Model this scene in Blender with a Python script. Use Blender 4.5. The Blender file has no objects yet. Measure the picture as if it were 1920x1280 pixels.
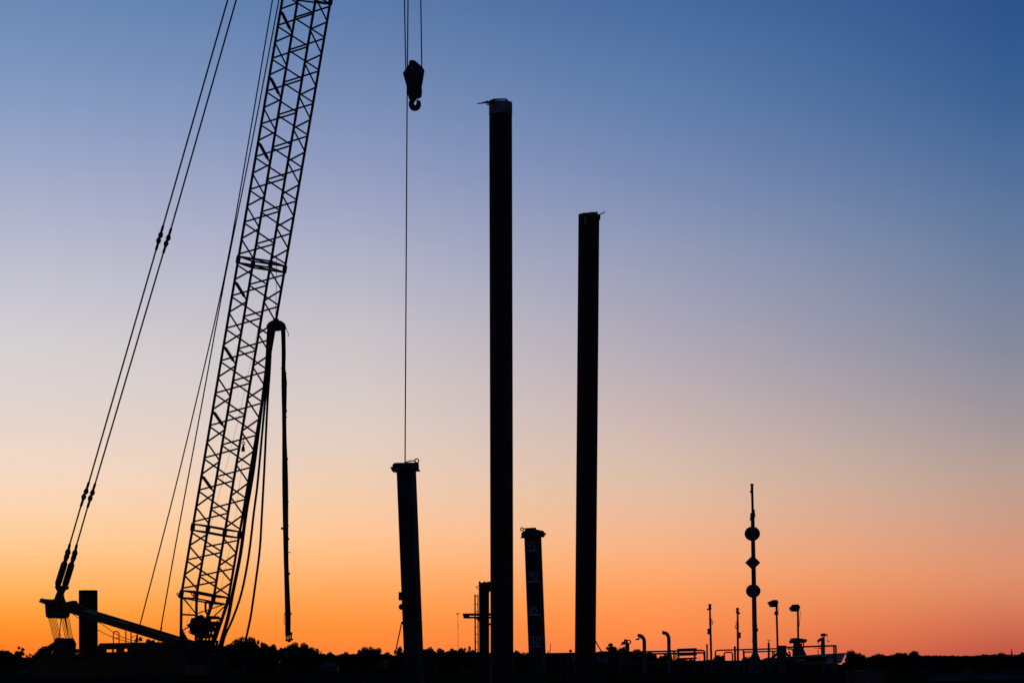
import bpy, bmesh, math, random
from mathutils import Vector, Matrix

# ------------------------------------------------------------------ camera
SC = bpy.context.scene
COL = SC.collection
F, HY, CZ = 5000.0, 1258.0, 2.4          # focal length in photo pixels, horizon row, eye height above the water


def at(px, py, Y):
    """the point at distance Y that the photograph shows at (px, py)"""
    return Vector(((px - 960) / F * Y, Y, CZ + (HY - py) / F * Y))


cam_data = bpy.data.cameras.new('camera')
cam = bpy.data.objects.new('camera', cam_data)
COL.objects.link(cam)
cam.location = (0, 0, CZ)
cam.rotation_euler = (math.radians(90), 0, 0)
cam_data.sensor_width = 36.0
cam_data.lens = 36.0 * F / 1920.0
cam_data.shift_y = (HY - 640) / 1920.0
cam_data.clip_start = 0.5
cam_data.clip_end = 20000
SC.camera = cam

# ------------------------------------------------------------------ sky (sun just under the horizon, to the left)
SUN_AZ = -14.0                            # degrees from the view axis


def lin(c):
    return tuple((v / 255 / 12.92) if v / 255 <= .04045 else ((v / 255 + .055) / 1.055) ** 2.4 for v in c)


SKY = {   # photo column: (row, sRGB) along it
    40: [(0, (107, 137, 181)), (160, (130, 153, 193)), (320, (160, 170, 201)), (480, (189, 189, 207)), (640, (212, 207, 210)),
         (800, (231, 213, 203)), (900, (247, 216, 190)), (1000, (255, 206, 155)), (1060, (255, 191, 123)), (1120, (255, 172, 80)),
         (1180, (255, 144, 43)), (1225, (255, 124, 44))],
    680: [(0, (91, 122, 170)), (160, (116, 139, 181)), (320, (145, 156, 192)), (480, (175, 177, 199)), (640, (203, 195, 200)),
          (800, (223, 205, 196)), (900, (239, 205, 178)), (1000, (255, 197, 149)), (1060, (255, 183, 120)), (1120, (255, 163, 86)),
          (1180, (255, 144, 58)), (1225, (255, 132, 58))],
    1240: [(0, (73, 106, 159)), (160, (92, 124, 170)), (320, (119, 138, 179)), (480, (149, 156, 184)), (640, (176, 169, 183)),
           (800, (205, 183, 177)), (900, (222, 189, 167)), (1000, (243, 181, 141)), (1060, (252, 171, 116)), (1120, (255, 155, 91)),
           (1180, (255, 140, 75)), (1225, (246, 126, 78))],
    1880: [(0, (46, 83, 139)), (160, (58, 95, 146)), (320, (82, 112, 156)), (480, (108, 127, 159)), (640, (133, 138, 158)),
           (800, (166, 152, 154)), (900, (189, 160, 146)), (1000, (211, 154, 128)), (1060, (221, 147, 113)), (1120, (219, 132, 96)),
           (1190, (203, 102, 77)), (1225, (193, 86, 72))],
}
world = bpy.data.worlds.new('World')
SC.world = world
world.use_nodes = True
nt = world.node_tree
nt.nodes.clear()


def node(t, typ, **kw):
    n = t.nodes.new(typ)
    for k, v in kw.items():
        setattr(n, k, v)
    return n


def math_node(t, op, a, b=None, c=None, clamp=False):
    n = node(t, 'ShaderNodeMath', operation=op, use_clamp=clamp)
    for i, v in enumerate((a, b, c)):
        if v is None:
            continue
        if isinstance(v, (int, float)):
            n.inputs[i].default_value = v
        else:
            t.links.new(v, n.inputs[i])
    return n.outputs[0]


tc = node(nt, 'ShaderNodeTexCoord')
sep = node(nt, 'ShaderNodeSeparateXYZ')
nt.links.new(tc.outputs['Generated'], sep.inputs[0])
el = math_node(nt, 'DIVIDE', math_node(nt, 'ARCSINE', sep.outputs[2]), math.pi / 2)        # 0 horizon, 1 zenith
el = math_node(nt, 'MAXIMUM', el, 0.0)
el = math_node(nt, 'POWER', el, 0.5)                                                      # finer near the horizon
az = math_node(nt, 'ARCTAN2', sep.outputs[0], sep.outputs[1])
dd = math_node(nt, 'ABSOLUTE', math_node(nt, 'SUBTRACT', az, math.radians(SUN_AZ)))
dd = math_node(nt, 'MINIMUM', dd, math_node(nt, 'SUBTRACT', 2 * math.pi, dd))


def ramp(stops):
    r = node(nt, 'ShaderNodeValToRGB')
    r.color_ramp.interpolation = 'LINEAR'
    e = r.color_ramp.elements
    while len(e) > 1:
        e.remove(e[-1])
    stops = sorted(stops)
    e[0].position = stops[0][0]
    e[0].color = (*stops[0][1], 1)
    for p, c in stops[1:]:
        k = e.new(p)
        k.color = (*c, 1)
    nt.links.new(el, r.inputs[0])
    return r.outputs[0]


ZEN = (0.006, 0.020, 0.075)


def column(px):
    cz = math.cos(math.atan((px - 960) / F))
    st = []
    rows = SKY[px]
    for i in range(len(rows) - 1):                      # a smooth curve through the readings
        for k in range(2):
            t = k / 2
            y0, y1 = rows[i][0], rows[i + 1][0]
            m = []
            p0, p1 = rows[max(i - 1, 0)], rows[min(i + 2, len(rows) - 1)]
            for ch in range(3):
                a, b = rows[i][1][ch], rows[i + 1][1][ch]
                da = (b - p0[1][ch]) / max(y1 - p0[0], 1) * (y1 - y0)
                db = (p1[1][ch] - a) / max(p1[0] - y0, 1) * (y1 - y0)
                h = (2 * t**3 - 3 * t**2 + 1) * a + (t**3 - 2 * t**2 + t) * da + (-2 * t**3 + 3 * t**2) * b + (t**3 - t**2) * db
                m.append(min(255, max(0, h)))
            st.append((y0 + t * (y1 - y0), m))
    st.append(rows[-1])
    out = []
    for y, c in st:
        e = math.degrees(math.atan((HY - y) / F * cz))
        out.append((math.sqrt(e / 90), lin(c)))
    top = lin(rows[0][1])
    for e, k in ((24, .45), (40, .75)):
        out.append((math.sqrt(e / 90), tuple(top[j] * (1 - k) + ZEN[j] * k for j in range(3))))
    out.append((1.0, ZEN))
    return ramp(out)


def mixc(f, a, b):
    m = node(nt, 'ShaderNodeMix', data_type='RGBA')
    nt.links.new(f, m.inputs[0])
    nt.links.new(a, m.inputs[6])
    nt.links.new(b, m.inputs[7])
    return m.outputs[2]


def rng(v, a, b):
    m = node(nt, 'ShaderNodeMapRange', interpolation_type='LINEAR')
    nt.links.new(v, m.inputs[0])
    m.inputs[1].default_value = math.radians(a)
    m.inputs[2].default_value = math.radians(b)
    return m.outputs[0]


azs = {px: math.degrees(math.atan((px - 960) / F)) - SUN_AZ for px in SKY}
cols = sorted(SKY)
sky = column(cols[0])
for a, b in zip(cols, cols[1:]):
    sky = mixc(rng(dd, azs[a], azs[b]), sky, column(b))
far_side = ramp([(0.0, (.030, .034, .062)), (.35, (.024, .034, .080)), (1.0, ZEN)])       # the dusk side of the sky, behind the camera
sky = mixc(rng(dd, azs[cols[-1]], 75), sky, far_side)
# a short faded vapour trail low in the sky on the left
ca, cb = math.atan((42 - 960) / F), math.atan((114 - 960) / F)
elr = math_node(nt, 'ARCSINE', sep.outputs[2])
run = math_node(nt, 'DIVIDE', math_node(nt, 'SUBTRACT', az, ca), cb - ca)                    # 0 left end, 1 right end
mid = math_node(nt, 'ADD', math.atan((HY - 1038.5) / F) * .983, math_node(nt, 'MULTIPLY', run, 3.2 / F))
off = math_node(nt, 'DIVIDE', math_node(nt, 'ABSOLUTE', math_node(nt, 'SUBTRACT', elr, mid)), 1.5 / F)
band = math_node(nt, 'SUBTRACT', 1.0, off, clamp=True)
ends = math_node(nt, 'MULTIPLY', math_node(nt, 'MULTIPLY', run, 6.0, clamp=True), math_node(nt, 'SUBTRACT', 1.0, run, clamp=True))
trail = math_node(nt, 'MULTIPLY', math_node(nt, 'MULTIPLY', band, ends), .35)
pale = node(nt, 'ShaderNodeRGB')
pale.outputs[0].default_value = (1.0, .92, .70, 1)
sky = mixc(trail, sky, pale.outputs[0])
bg = node(nt, 'ShaderNodeBackground')
nt.links.new(sky, bg.inputs[0])
bg.inputs[1].default_value = 1.0
wo = node(nt, 'ShaderNodeOutputWorld')
nt.links.new(bg.outputs[0], wo.inputs[0])

vs = SC.view_settings
vs.view_transform = 'Standard'
vs.look = 'None'
vs.exposure = 0.0
vs.gamma = 1.0
vs.use_curve_mapping = False
SC.render.film_transparent = False
SC.cycles.max_bounces = 6

# ------------------------------------------------------------------ materials
MATS = {}


def mat(name, col, rough=.6, metal=0.0, var=.35, scale=6.0, dirt=None, bump=.0, spec=.3):
    m = bpy.data.materials.new(name)
    m.use_nodes = True
    t = m.node_tree
    b = t.nodes['Principled BSDF']
    c = node(t, 'ShaderNodeTexCoord')
    n = node(t, 'ShaderNodeTexNoise')
    n.inputs['Scale'].default_value = scale
    n.inputs['Detail'].default_value = 6
    t.links.new(c.outputs['Object'], n.inputs['Vector'])
    r = node(t, 'ShaderNodeValToRGB')
    r.color_ramp.elements[0].position = .35
    r.color_ramp.elements[1].position = .68
    lo = dirt or tuple(v * (1 - var) for v in col)
    r.color_ramp.elements[0].color = (*lo, 1)
    r.color_ramp.elements[1].color = (*col, 1)
    t.links.new(n.outputs[0], r.inputs[0])
    t.links.new(r.outputs[0], b.inputs['Base Color'])
    b.inputs['Roughness'].default_value = rough
    b.inputs['Metallic'].default_value = metal
    b.inputs['Specular IOR Level'].default_value = spec
    if bump:
        n2 = node(t, 'ShaderNodeTexNoise')
        n2.inputs['Scale'].default_value = scale * 4
        t.links.new(c.outputs['Object'], n2.inputs['Vector'])
        bp = node(t, 'ShaderNodeBump')
        bp.inputs['Strength'].default_value = bump
        bp.inputs['Distance'].default_value = .02
        t.links.new(n2.outputs[0], bp.inputs['Height'])
        t.links.new(bp.outputs[0], b.inputs['Normal'])
    MATS[name] = m
    return m


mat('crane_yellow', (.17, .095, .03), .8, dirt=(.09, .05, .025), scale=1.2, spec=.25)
mat('boom_steel', (.07, .055, .05), .7, dirt=(.04, .03, .025))
mat('dark_steel', (.05, .05, .055), .65)
mat('pile_steel', (.075, .05, .04), .8, dirt=(.05, .025, .015), scale=2.5, bump=.3)
mat('spud_steel', (.07, .062, .06), .75, dirt=(.04, .03, .026), scale=1.5, bump=.2)
mat('collar_paint', (.34, .32, .32), .7, dirt=(.16, .11, .10), scale=3)
mat('wire_rope', (.06, .06, .06), .6)
mat('rubber', (.025, .025, .027), .75)
mat('rail_yellow', (.22, .13, .03), .7, dirt=(.12, .07, .03))
mat('galvanised', (.17, .175, .19), .6, metal=.2)
mat('pole_grey', (.14, .14, .155), .7)
mat('black_shape', (.018, .018, .02), .85)
mat('hull_white', (.80, .80, .82), .45, dirt=(.66, .66, .67))
mat('hull_navy', (.03, .035, .05), .5)
mat('barge_hull', (.035, .035, .04), .9, dirt=(.035, .024, .018), scale=.8, spec=.15)
mat('barge_grey', (.10, .11, .125), .85, dirt=(.07, .06, .06), scale=.8)
mat('deck_plate', (.06, .055, .05), .85)
mat('marking_paint', (.60, .61, .65), .8, dirt=(.36, .36, .39), scale=14)
mat('decal_black', (.012, .012, .012), .6)
mat('sign_board', (.05, .055, .06), .7)
mat('sign_white', (.70, .72, .78), .7)
mat('lens_red', (.45, .02, .02), .25)
mat('lens_green', (.02, .30, .14), .25)
mat('timber', (.14, .10, .07), .85)
mat('roof_slate', (.07, .07, .075), .95, spec=.1)
mat('wall_paint', (.22, .22, .23), .9)
mat('window_glass', (.03, .035, .04), .1)
mat('bark', (.05, .04, .03), .9)
mat('land_grass', (.02, .024, .012), 1.0, scale=.05, spec=0.0)
mat('canvas', (.09, .10, .14), .8)


def foliage(name, a, b):
    m = mat(name, a, .8, dirt=b, scale=.6, spec=.0)
    return m


foliage('foliage_a', (.075, .085, .045), (.045, .055, .03))
foliage('foliage_b', (.065, .08, .05), (.04, .05, .03))

m = bpy.data.materials.new('lake_water')
m.use_nodes = True
b_ = m.node_tree.nodes['Principled BSDF']
b_.inputs['Base Color'].default_value = (.008, .012, .018, 1)
b_.inputs['Roughness'].default_value = .12
nz = node(m.node_tree, 'ShaderNodeTexNoise')
nz.inputs['Scale'].default_value = 1.2
tcw = node(m.node_tree, 'ShaderNodeTexCoord')
m.node_tree.links.new(tcw.outputs['Object'], nz.inputs['Vector'])
bpw = node(m.node_tree, 'ShaderNodeBump')
bpw.inputs['Strength'].default_value = .5
bpw.inputs['Distance'].default_value = .15
m.node_tree.links.new(nz.outputs[0], bpw.inputs['Height'])
m.node_tree.links.new(bpw.outputs[0], b_.inputs['Normal'])
MATS['lake_water'] = m


# ------------------------------------------------------------------ mesh helpers
def frame(d):
    d = d.normalized()
    a = Vector((0, 0, 1)) if abs(d.z) < .9 else Vector((1, 0, 0))
    s = d.cross(a).normalized()
    return s, s.cross(d).normalized()


class MB:
    def __init__(self):
        self.v, self.f = [], []

    def ring(self, c, s, t, r, n, r2=None):
        k = len(self.v)
        for i in range(n):
            a = 2 * math.pi * i / n
            self.v.append(c + s * (math.cos(a) * r) + t * (math.sin(a) * (r2 or r)))
        return k

    def loft(self, rings, n, cap=True):
        for a, b in zip(rings, rings[1:]):
            for i in range(n):
                j = (i + 1) % n
                self.f.append((a + i, a + j, b + j, b + i))
        if cap:
            self.f.append(tuple(rings[0] + i for i in reversed(range(n))))
            self.f.append(tuple(rings[-1] + i for i in range(n)))
        return self

    def tube(self, pts, r, n=8, cap=True):
        pts = [Vector(p) for p in pts]
        rr = r if isinstance(r, (list, tuple)) else [r] * len(pts)
        s = None
        rings = []
        for i, p in enumerate(pts):
            d = (pts[min(i + 1, len(pts) - 1)] - pts[max(i - 1, 0)])
            d.normalize()
            if s is None:
                s, t = frame(d)
            else:
                s = (s - d * s.dot(d)).normalized()
                t = d.cross(s) * -1
                t = s.cross(d)
            rings.append(self.ring(p, s, t, rr[i], n))
        return self.loft(rings, n, cap)

    def box(self, c, x, y, z):
        """half-extent vectors"""
        k = len(self.v)
        for a, b, d in ((-1, -1, -1), (1, -1, -1), (1, 1, -1), (-1, 1, -1), (-1, -1, 1), (1, -1, 1), (1, 1, 1), (-1, 1, 1)):
            self.v.append(c + x * a + y * b + z * d)
        for q in ((3, 2, 1, 0), (4, 5, 6, 7), (0, 1, 5, 4), (1, 2, 6, 5), (2, 3, 7, 6), (3, 0, 4, 7)):
            self.f.append(tuple(k + i for i in q))
        return self

    def prism(self, poly, ext):
        k, n = len(self.v), len(poly)
        for p in poly:
            self.v.append(Vector(p))
        for p in poly:
            self.v.append(Vector(p) + ext)
        self.f.append(tuple(k + i for i in range(n)))
        self.f.append(tuple(k + n + i for i in reversed(range(n))))
        for i in range(n):
            j = (i + 1) % n
            self.f.append((k + i, k + n + i, k + n + j, k + j))
        return self

    def lathe(self, p0, p1, prof, n=16):
        """prof: (t along p0-p1, radius)"""
        p0, p1 = Vector(p0), Vector(p1)
        s, t = frame(p1 - p0)
        return self.loft([self.ring(p0.lerp(p1, q), s, t, r, n) for q, r in prof], n)

    def torus(self, c, nrm, R, r, n=16, k=6, a0=0, a1=2 * math.pi, up=None):
        s, t = frame(nrm)
        pts = [c + s * (R * math.cos(a0 + (a1 - a0) * i / n)) + t * (R * math.sin(a0 + (a1 - a0) * i / n)) for i in range(n + 1)]
        return self.tube(pts, r, k, cap=abs(a1 - a0) < 6.2)

    def mesh(self, name, org):
        me = bpy.data.meshes.new(name)
        me.from_pydata([v - org for v in self.v], [], self.f)
        bm = bmesh.new()
        bm.from_mesh(me)
        bmesh.ops.recalc_face_normals(bm, faces=bm.faces)
        bm.to_mesh(me)
        bm.free()
        me.update()
        return me


ORG = {}


def props(o, label=None, cat=None, group=None, kind=None):
    for k, v in (('label', label), ('category', cat), ('group', group), ('kind', kind)):
        if v:
            o[k] = v
    return o


def thing(name, base, label, cat, group=None):
    o = bpy.data.objects.new(name, None)
    o.empty_display_size = .3
    COL.objects.link(o)
    o.location = base
    ORG[o] = Vector(base)
    return props(o, label, cat, group)


def part(name, mb, material, parent=None, smooth=False, label=None, kind=None):
    org = ORG[parent] if parent else Vector((0, 0, 0))
    me = mb.mesh(name, org)
    me.materials.append(MATS[material])
    if smooth:
        me.polygons.foreach_set('use_smooth', [True] * len(me.polygons))
        try:
            me.set_sharp_from_angle(angle=math.radians(40))
        except Exception:
            pass
    o = bpy.data.objects.new(name, me)
    COL.objects.link(o)
    if parent:
        o.parent = parent
    ORG[o] = org
    return props(o, label, kind=kind)


_unit = {}


def unit_tube(material, n=6):
    if (material, n) not in _unit:
        mb = MB().lathe((0, 0, 0), (0, 0, 1), ((0, 1), (1, 1)), n)
        me = mb.mesh('bar', Vector((0, 0, 0)))
        me.materials.append(MATS[material])
        me.polygons.foreach_set('use_smooth', [len(p.vertices) == 4 for p in me.polygons])
        _unit[(material, n)] = me
    return _unit[(material, n)]


def bar(name, p0, p1, r, material, parent, n=6, label=None):
    """a straight round bar that shares one mesh with all its like"""
    d = p1 - p0
    s, t = frame(d)
    M = Matrix(((s.x * r, t.x * r, d.x, 0), (s.y * r, t.y * r, d.y, 0), (s.z * r, t.z * r, d.z, 0), (0, 0, 0, 1)))
    # keep the handedness
    if M.to_3x3().determinant() < 0:
        M = Matrix(((t.x * r, s.x * r, d.x, 0), (t.y * r, s.y * r, d.y, 0), (t.z * r, s.z * r, d.z, 0), (0, 0, 0, 1)))
    o = bpy.data.objects.new(name, unit_tube(material, n))
    COL.objects.link(o)
    o.parent = parent
    o.matrix_local = Matrix.Translation(p0 - ORG[parent]) @ M
    ORG[o] = ORG[parent]
    return props(o, label)


def px_r(w, Y):
    return (w + .5) / 2 / F * Y


def smooth_path(pts, k=4):
    """Catmull-Rom through the points"""
    out = []
    for i in range(len(pts) - 1):
        p0, p1, p2, p3 = pts[max(i - 1, 0)], pts[i], pts[i + 1], pts[min(i + 2, len(pts) - 1)]
        for j in range(k):
            t = j / k
            out.append(.5 * ((2 * p1) + (p2 - p0) * t + (2 * p0 - 5 * p1 + 4 * p2 - p3) * t * t + (3 * p1 - p0 - 3 * p2 + p3) * t**3))
    out.append(pts[-1])
    return out


X, Z = Vector((1, 0, 0)), Vector((0, 0, 1))
PHI = math.radians(18.4)
H = Vector((math.cos(PHI), -math.sin(PHI), 0))     # along the barges, towards the right and the camera
W = Vector((math.sin(PHI), math.cos(PHI), 0))      # across them, away from the camera
LIST = .030                                        # the barges ride with their right ends high
HT = (H + Z * LIST).normalized()
ZT = (Z - H * LIST).normalized()
rnd = random.Random(7)

# ------------------------------------------------------------------ setting: water, far land
mb = MB()
mb.v += [Vector((-4000, -300, 0)), Vector((4000, -300, 0)), Vector((4000, 450, 0)), Vector((-4000, 450, 0))]
mb.f.append((0, 1, 2, 3))
props(part('lake_water', mb, 'lake_water'), kind='structure')
mb = MB()
nx, rows_ = 60, [(395, -.6), (430, .25), (520, .7), (900, 1.3), (1300, 1.7), (2200, 2.1), (7000, 2.1)]
for y, z in rows_:
    for i in range(nx + 1):
        x = -5000 + 10000 * i / nx
        mb.v.append(Vector((x, y + (rnd.uniform(-12, 12) if y < 500 else 0), z + (rnd.uniform(-.15, .15) if y > 500 else 0))))
for r_ in range(len(rows_) - 1):
    for i in range(nx):
        a = r_ * (nx + 1) + i
        mb.f.append((a, a + 1, a + nx + 2, a + nx + 1))
props(part('far_shore_ground', mb, 'land_grass'), kind='structure')


# ------------------------------------------------------------------ barges
def barge(name, label, A, B, depth, hull_mat, bow=0.0, z_bot=-1.2, rise=0.0):
    """hull with its near top edge from A to B; depth across; the right end raked by bow"""
    d = (B - A)
    t = thing(name, Vector((A.x, A.y, 0)), label, 'barge')
    n_ = W * depth
    A2, B2 = A.copy(), B.copy()
    A2.z = z_bot
    B2.z = z_bot
    B2 = B2 - d.normalized() * bow
    part('hull', MB().prism([A, B, B2, A2], n_), hull_mat, t)
    # plate deck 4 mm up, rub rail and plate seams along the near side
    up = Vector((0, 0, .004))
    part('deck', MB().prism([A + W * .05 + up, B + W * .05 + up, B + W * (depth - .05) + up, A + W * (depth - .05) + up], Vector((0, 0, .012))), 'deck_plate', t)
    part('rub_rail', MB().tube([A - W * .04 - Z * .22, B - W * .04 - Z * .22], .09, 6), hull_mat, t)
    L = d.length
    k = int(L / 2.4)
    for i in range(1, k):
        p = A + d * (i / k) - W * .02
        part('hull_frame', MB().box(p - Z * .9, H * .03, W * .03, Z * .55), hull_mat, t)
    return t


# barge in front of the crane: dark line rising to its raked right end
YA = 106.0
barge('flat_barge', 'low dark flat barge in front of the crane with a raked right end',
      at(-120, 1276, YA + 6.1), at(684, 1257.5, YA), 6.0, 'barge_hull', bow=1.3)
# crane barge (its deck lies behind the flat barge)
barge('crane_barge', 'long dark barge that carries the lattice crane and the leaning posts',
      at(-160, 1318, 122), at(1010, 1285, 113.4), 14.0, 'barge_hull')
# work barge on the right
def YB(px):
    return 118 - .333 * (px - 1040) / F * 118


barge('work_barge', 'black work barge under the pipes, lamp poles and yellow railings on the right',
      at(1030, 1267, YB(1030) - 1.5), at(1586, 1259, YB(1586) - 1.5), 9.0, 'barge_hull')
# light barge at the right edge
barge('grey_barge', 'pale grey barge end at the bottom right corner, nearest the camera',
      at(1742, 1265, 92), at(2130, 1250, 89.6), 7.0, 'barge_grey')

# ------------------------------------------------------------------ crane
C0 = at(0, 0, 120)
C0 = Vector((-13.82, 120.0, CZ + 3.337))
EPS = math.radians(79.4)
U = H * math.cos(EPS) + Z * math.sin(EPS)
V = Z * math.cos(EPS) - H * math.sin(EPS)
A_ = 1.585 / 2
CORN = {1: (V * A_ - W * A_), 2: (V * A_ + W * A_), 3: (-V * A_ - W * A_), 4: (-V * A_ + W * A_)}
base = C0 - U * 4.0
crane = thing('crawler_crane', Vector((base.x, base.y, 0.75)),
              'tall yellow crawler crane with a long lattice boom leaning right', 'crane')
# --- boom
boom_org = MB()
boom_org.tube([C0 - U * 3.9 - W * .86, C0 - U * 3.9 + W * .86], .16, 10)
boom = part('boom', boom_org, 'boom_steel', crane)
R_CH, R_BR = .060, .041
SECT = [(0.0, 3.02), (3.02, 15.08), (15.08, 27.14)]
TIP = 54.0


def cp(c, s):
    return C0 + U * s + CORN[c]


def lattice(s0, s1, n):
    """zig-zag nodes of one boom section: node rows a (chord 1/4 outer) and b (half a bay on)"""
    e = .92 if n > 2 else .85
    st = (s1 - s0 - 2 * e) / (n - 1)
    a = [s0 + e + st * i for i in range(n)]
    b = [s0 + .22] + [s0 + e + st * (i + .5) for i in range(n - 1)] + [s1 - .22]
    return a, b


def zigzag(c_a, c_b, a, b):
    """bars from chord c_a (at rows a) to chord c_b (at rows b)"""
    out = []
    for i, s in enumerate(a):
        out.append((cp(c_a, s - .02), cp(c_b, b[i] + .03)))
        out.append((cp(c_a, s + .02), cp(c_b, b[i + 1] - .03)))
    return out


for (s0, s1), n in zip(SECT, (2, 8, 8)):
    a, b = lattice(s0, s1, n)
    for c in (1, 2, 3, 4):
        bar('chord', cp(c, s0), cp(c, s1), R_CH, 'boom_steel', boom, 8)
    z12 = zigzag(1, 2, a, b)
    for bars_ in (z12, zigzag(3, 1, a, b), zigzag(2, 4, b[1:-1], a) if False else zigzag(4, 3, a, b), zigzag(4, 2, a, b)):
        pass
    for k, (p, q) in enumerate(z12):
        bar('brace', p, q, R_BR, 'boom_steel', boom)
        if k % 4 == 2 and n > 2 and not (s0 > 10 and k == 2):                           # a sleeve round every second long diagonal
            part('brace_sleeve', MB().lathe(p.lerp(q, .12), p.lerp(q, .80), ((0, .05), (.05, .075), (.95, .075), (1, .05)), 8), 'boom_steel', boom)
    # side faces: chord 3 carries rows a, chord 1 rows b; chord 2 rows a, chord 4 rows b
    for p, q in zigzag(3, 1, a, b) + zigzag(2, 4, a, b) + zigzag(4, 3, a, b):
        bar('brace', p, q, R_BR, 'boom_steel', boom)
    # end frames and pin lugs
    for s in ((s0 + .14), (s1 - .14)):
        for c, d in ((1, 2), (2, 4), (4, 3), (3, 1)):
            bar('end_frame_tube', cp(c, s), cp(d, s), .042, 'boom_steel', boom)
        bar('end_frame_tube', cp(1, s), cp(4, s), .03, 'boom_steel', boom)
for s in (0.0, 3.02, 15.08, 27.14):
    for c in (1, 2, 3, 4):
        p = cp(c, s)
        mb = MB().box(p, U * .17, V * .07, W * .09)
        mb.tube([p - W * .15 + U * .05, p + W * .15 + U * .05], .05, 8)
        mb.tube([p - W * .13 - U * .09, p + W * .13 - U * .09], .035, 8)
        part('pin_joint', mb, 'boom_steel', boom)
# the boom above the picture: chords to the head, coarse lattice as one part
for c in (1, 2, 3, 4):
    bar('chord', cp(c, 27.14), cp(c, 51.2), R_CH, 'boom_steel', boom, 8)
mb = MB()
for s0, s1 in ((27.14, 39.2), (39.2, 51.2)):
    a, b = lattice(s0, s1, 8)
    for p, q in zigzag(1, 2, a, b) + zigzag(3, 1, a, b) + zigzag(2, 4, a, b) + zigzag(4, 3, a, b):
        mb.tube([p, q], R_BR, 4)
props(part('upper_lattice', mb, 'boom_steel', boom), kind='stuff')
HEAD = C0 + U * TIP
mb = MB()
for sw in (-1, 1):
    for sv in (-1, 1):
        mb.tube([C0 + U * 51.2 + V * (A_ * sv) + W * (A_ * sw), HEAD + V * (.2 * sv) + W * (.42 * sw)], .06, 8)
    mb.prism([HEAD + W * (.45 * sw) + V * .5 - U * .5, HEAD + W * (.45 * sw) - V * .7 - U * .3, HEAD + W * (.45 * sw) - V * .6 + U * .5,
              HEAD + W * (.45 * sw) + V * .4 + U * .6], W * (.03 * sw))
part('boom_head', mb, 'boom_steel', boom)

# --- boom foot: taper to the pins, plates, winch
def foot(c, t):
    """chord c of the tapering foot section, t 0 at the top, 1 at the pins"""
    sv = 1 if c in (1, 2) else -1
    sw = -1 if c in (1, 3) else 1
    return C0 - U * (3.9 * t) + V * (sv * (A_ * (1 - t) + .13 * t)) + W * (sw * A_)


for c in (1, 2, 3, 4):
    bar('foot_chord', foot(c, 0), foot(c, 1), .065 if c < 3 else .075, 'boom_steel', boom, 8)
for c, d, t0, t1, r in ((1, 2, .045, .045, .04), (2, 4, .045, .045, .04), (4, 3, .045, .045, .04), (3, 1, .045, .045, .04), (1, 3, .02, .30, .03), (4, 3, .04, .30, .03), (4, 2, .03, .22, .028), (1, 2, .03, .22, .028), (1, 2, .235, .235, .045),
                        (3, 4, .30, .30, .045), (1, 3, .42, .22, .028), (2, 4, .42, .22, .028)):
    bar('foot_brace', foot(c, t0), foot(d, t1), r, 'boom_steel', boom)
for sw in (-1, 1):                                          # side plates with a rounded cut-out at the top
    c1, c3 = (1, 3) if sw < 0 else (2, 4)
    top = []
    for i in range(11):
        u_ = i / 10
        tt = .37 + .145 * math.sin(min(1, u_ * 1.7) * math.pi / 2) if sw < 0 else .50
        top.append(foot(c1, tt).lerp(foot(c3, tt), u_))
    poly = [foot(c1, 1)] + top + [foot(c3, 1)]
    part('foot_plate', MB().prism(poly, W * (.03 * sw)), 'boom_steel', boom)
# slotted front plate between chords 3 and 4
for i in range(5):
    t0 = .255 + .075 * i
    part('front_plate_rung', MB().prism([foot(3, t0), foot(4, t0), foot(4, t0 + .045), foot(3, t0 + .045)], V * .03), 'boom_steel', boom)
part('front_plate', MB().prism([foot(3, .62), foot(4, .62), foot(4, .97), foot(3, .97)], V * .03), 'boom_steel', boom)
for k in (.14, .38, .60, .82):
    a = foot(3, .26).lerp(foot(4, .26), k)
    b2 = foot(3, .64).lerp(foot(4, .64), k)
    part('front_plate_bar', MB().tube([a, b2], .055, 6), 'boom_steel', boom)
# winch inside the foot
wc = C0 - U * 1.50 + V * .02
mb = MB().lathe(wc - W * .50, wc + W * .50, ((0, .20), (.04, .25), (.10, .25), (.12, .18), (.88, .18), (.90, .25), (.96, .25), (1, .20)), 20)
part('winch_drum', mb, 'dark_steel', boom, True)
fr = [(350, 1171), (356, 1167), (357, 1161), (358.5, 1160), (358, 1157), (362, 1158), (364, 1156.6), (369, 1157.4), (372, 1153), (377, 1151.5), (381, 1154.5), (383, 1157.5), (396, 1157), (396, 1160), (391, 1162), (391.5, 1196), (368, 1196), (365, 1190), (367, 1187), (361, 1188), (361, 1184), (357, 1182), (358, 1179), (353, 1175)]
part('winch_frame', MB().prism([at(x, y, 119.25) for x, y in fr], W * .10), 'dark_steel', boom)
part('winch_motor', MB().lathe(at(388, 1166, 119.6), at(398, 1180, 120.2), ((0, .12), (.1, .2), (.8, .2), (1, .12)), 14), 'dark_steel', boom, True)
for px_, py_ in ((392, 1157), (397, 1156), (402, 1157.5), (407, 1156.5)):
    part('bolt_block', MB().box(at(px_, py_, 119.6), X * .07, W * .1, Z * .05), 'dark_steel', boom)
part('valve_rack', MB().box(at(400, 1158.5, 119.7), X * .32, W * .1, Z * .04), 'dark_steel', boom)
part('hose_loop', MB().tube(smooth_path([at(x, y, 119.2) for x, y in ((356, 1182), (354, 1184), (357, 1187), (359, 1184), (362, 1187))]), .022, 6), 'rubber', boom)
part('lamp_disc', MB().lathe(at(360, 1209, 118.6), at(360, 1209, 118.9), ((0, .15), (.3, .18), (1, .16)), 18), 'barge_grey', boom, True)
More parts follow.
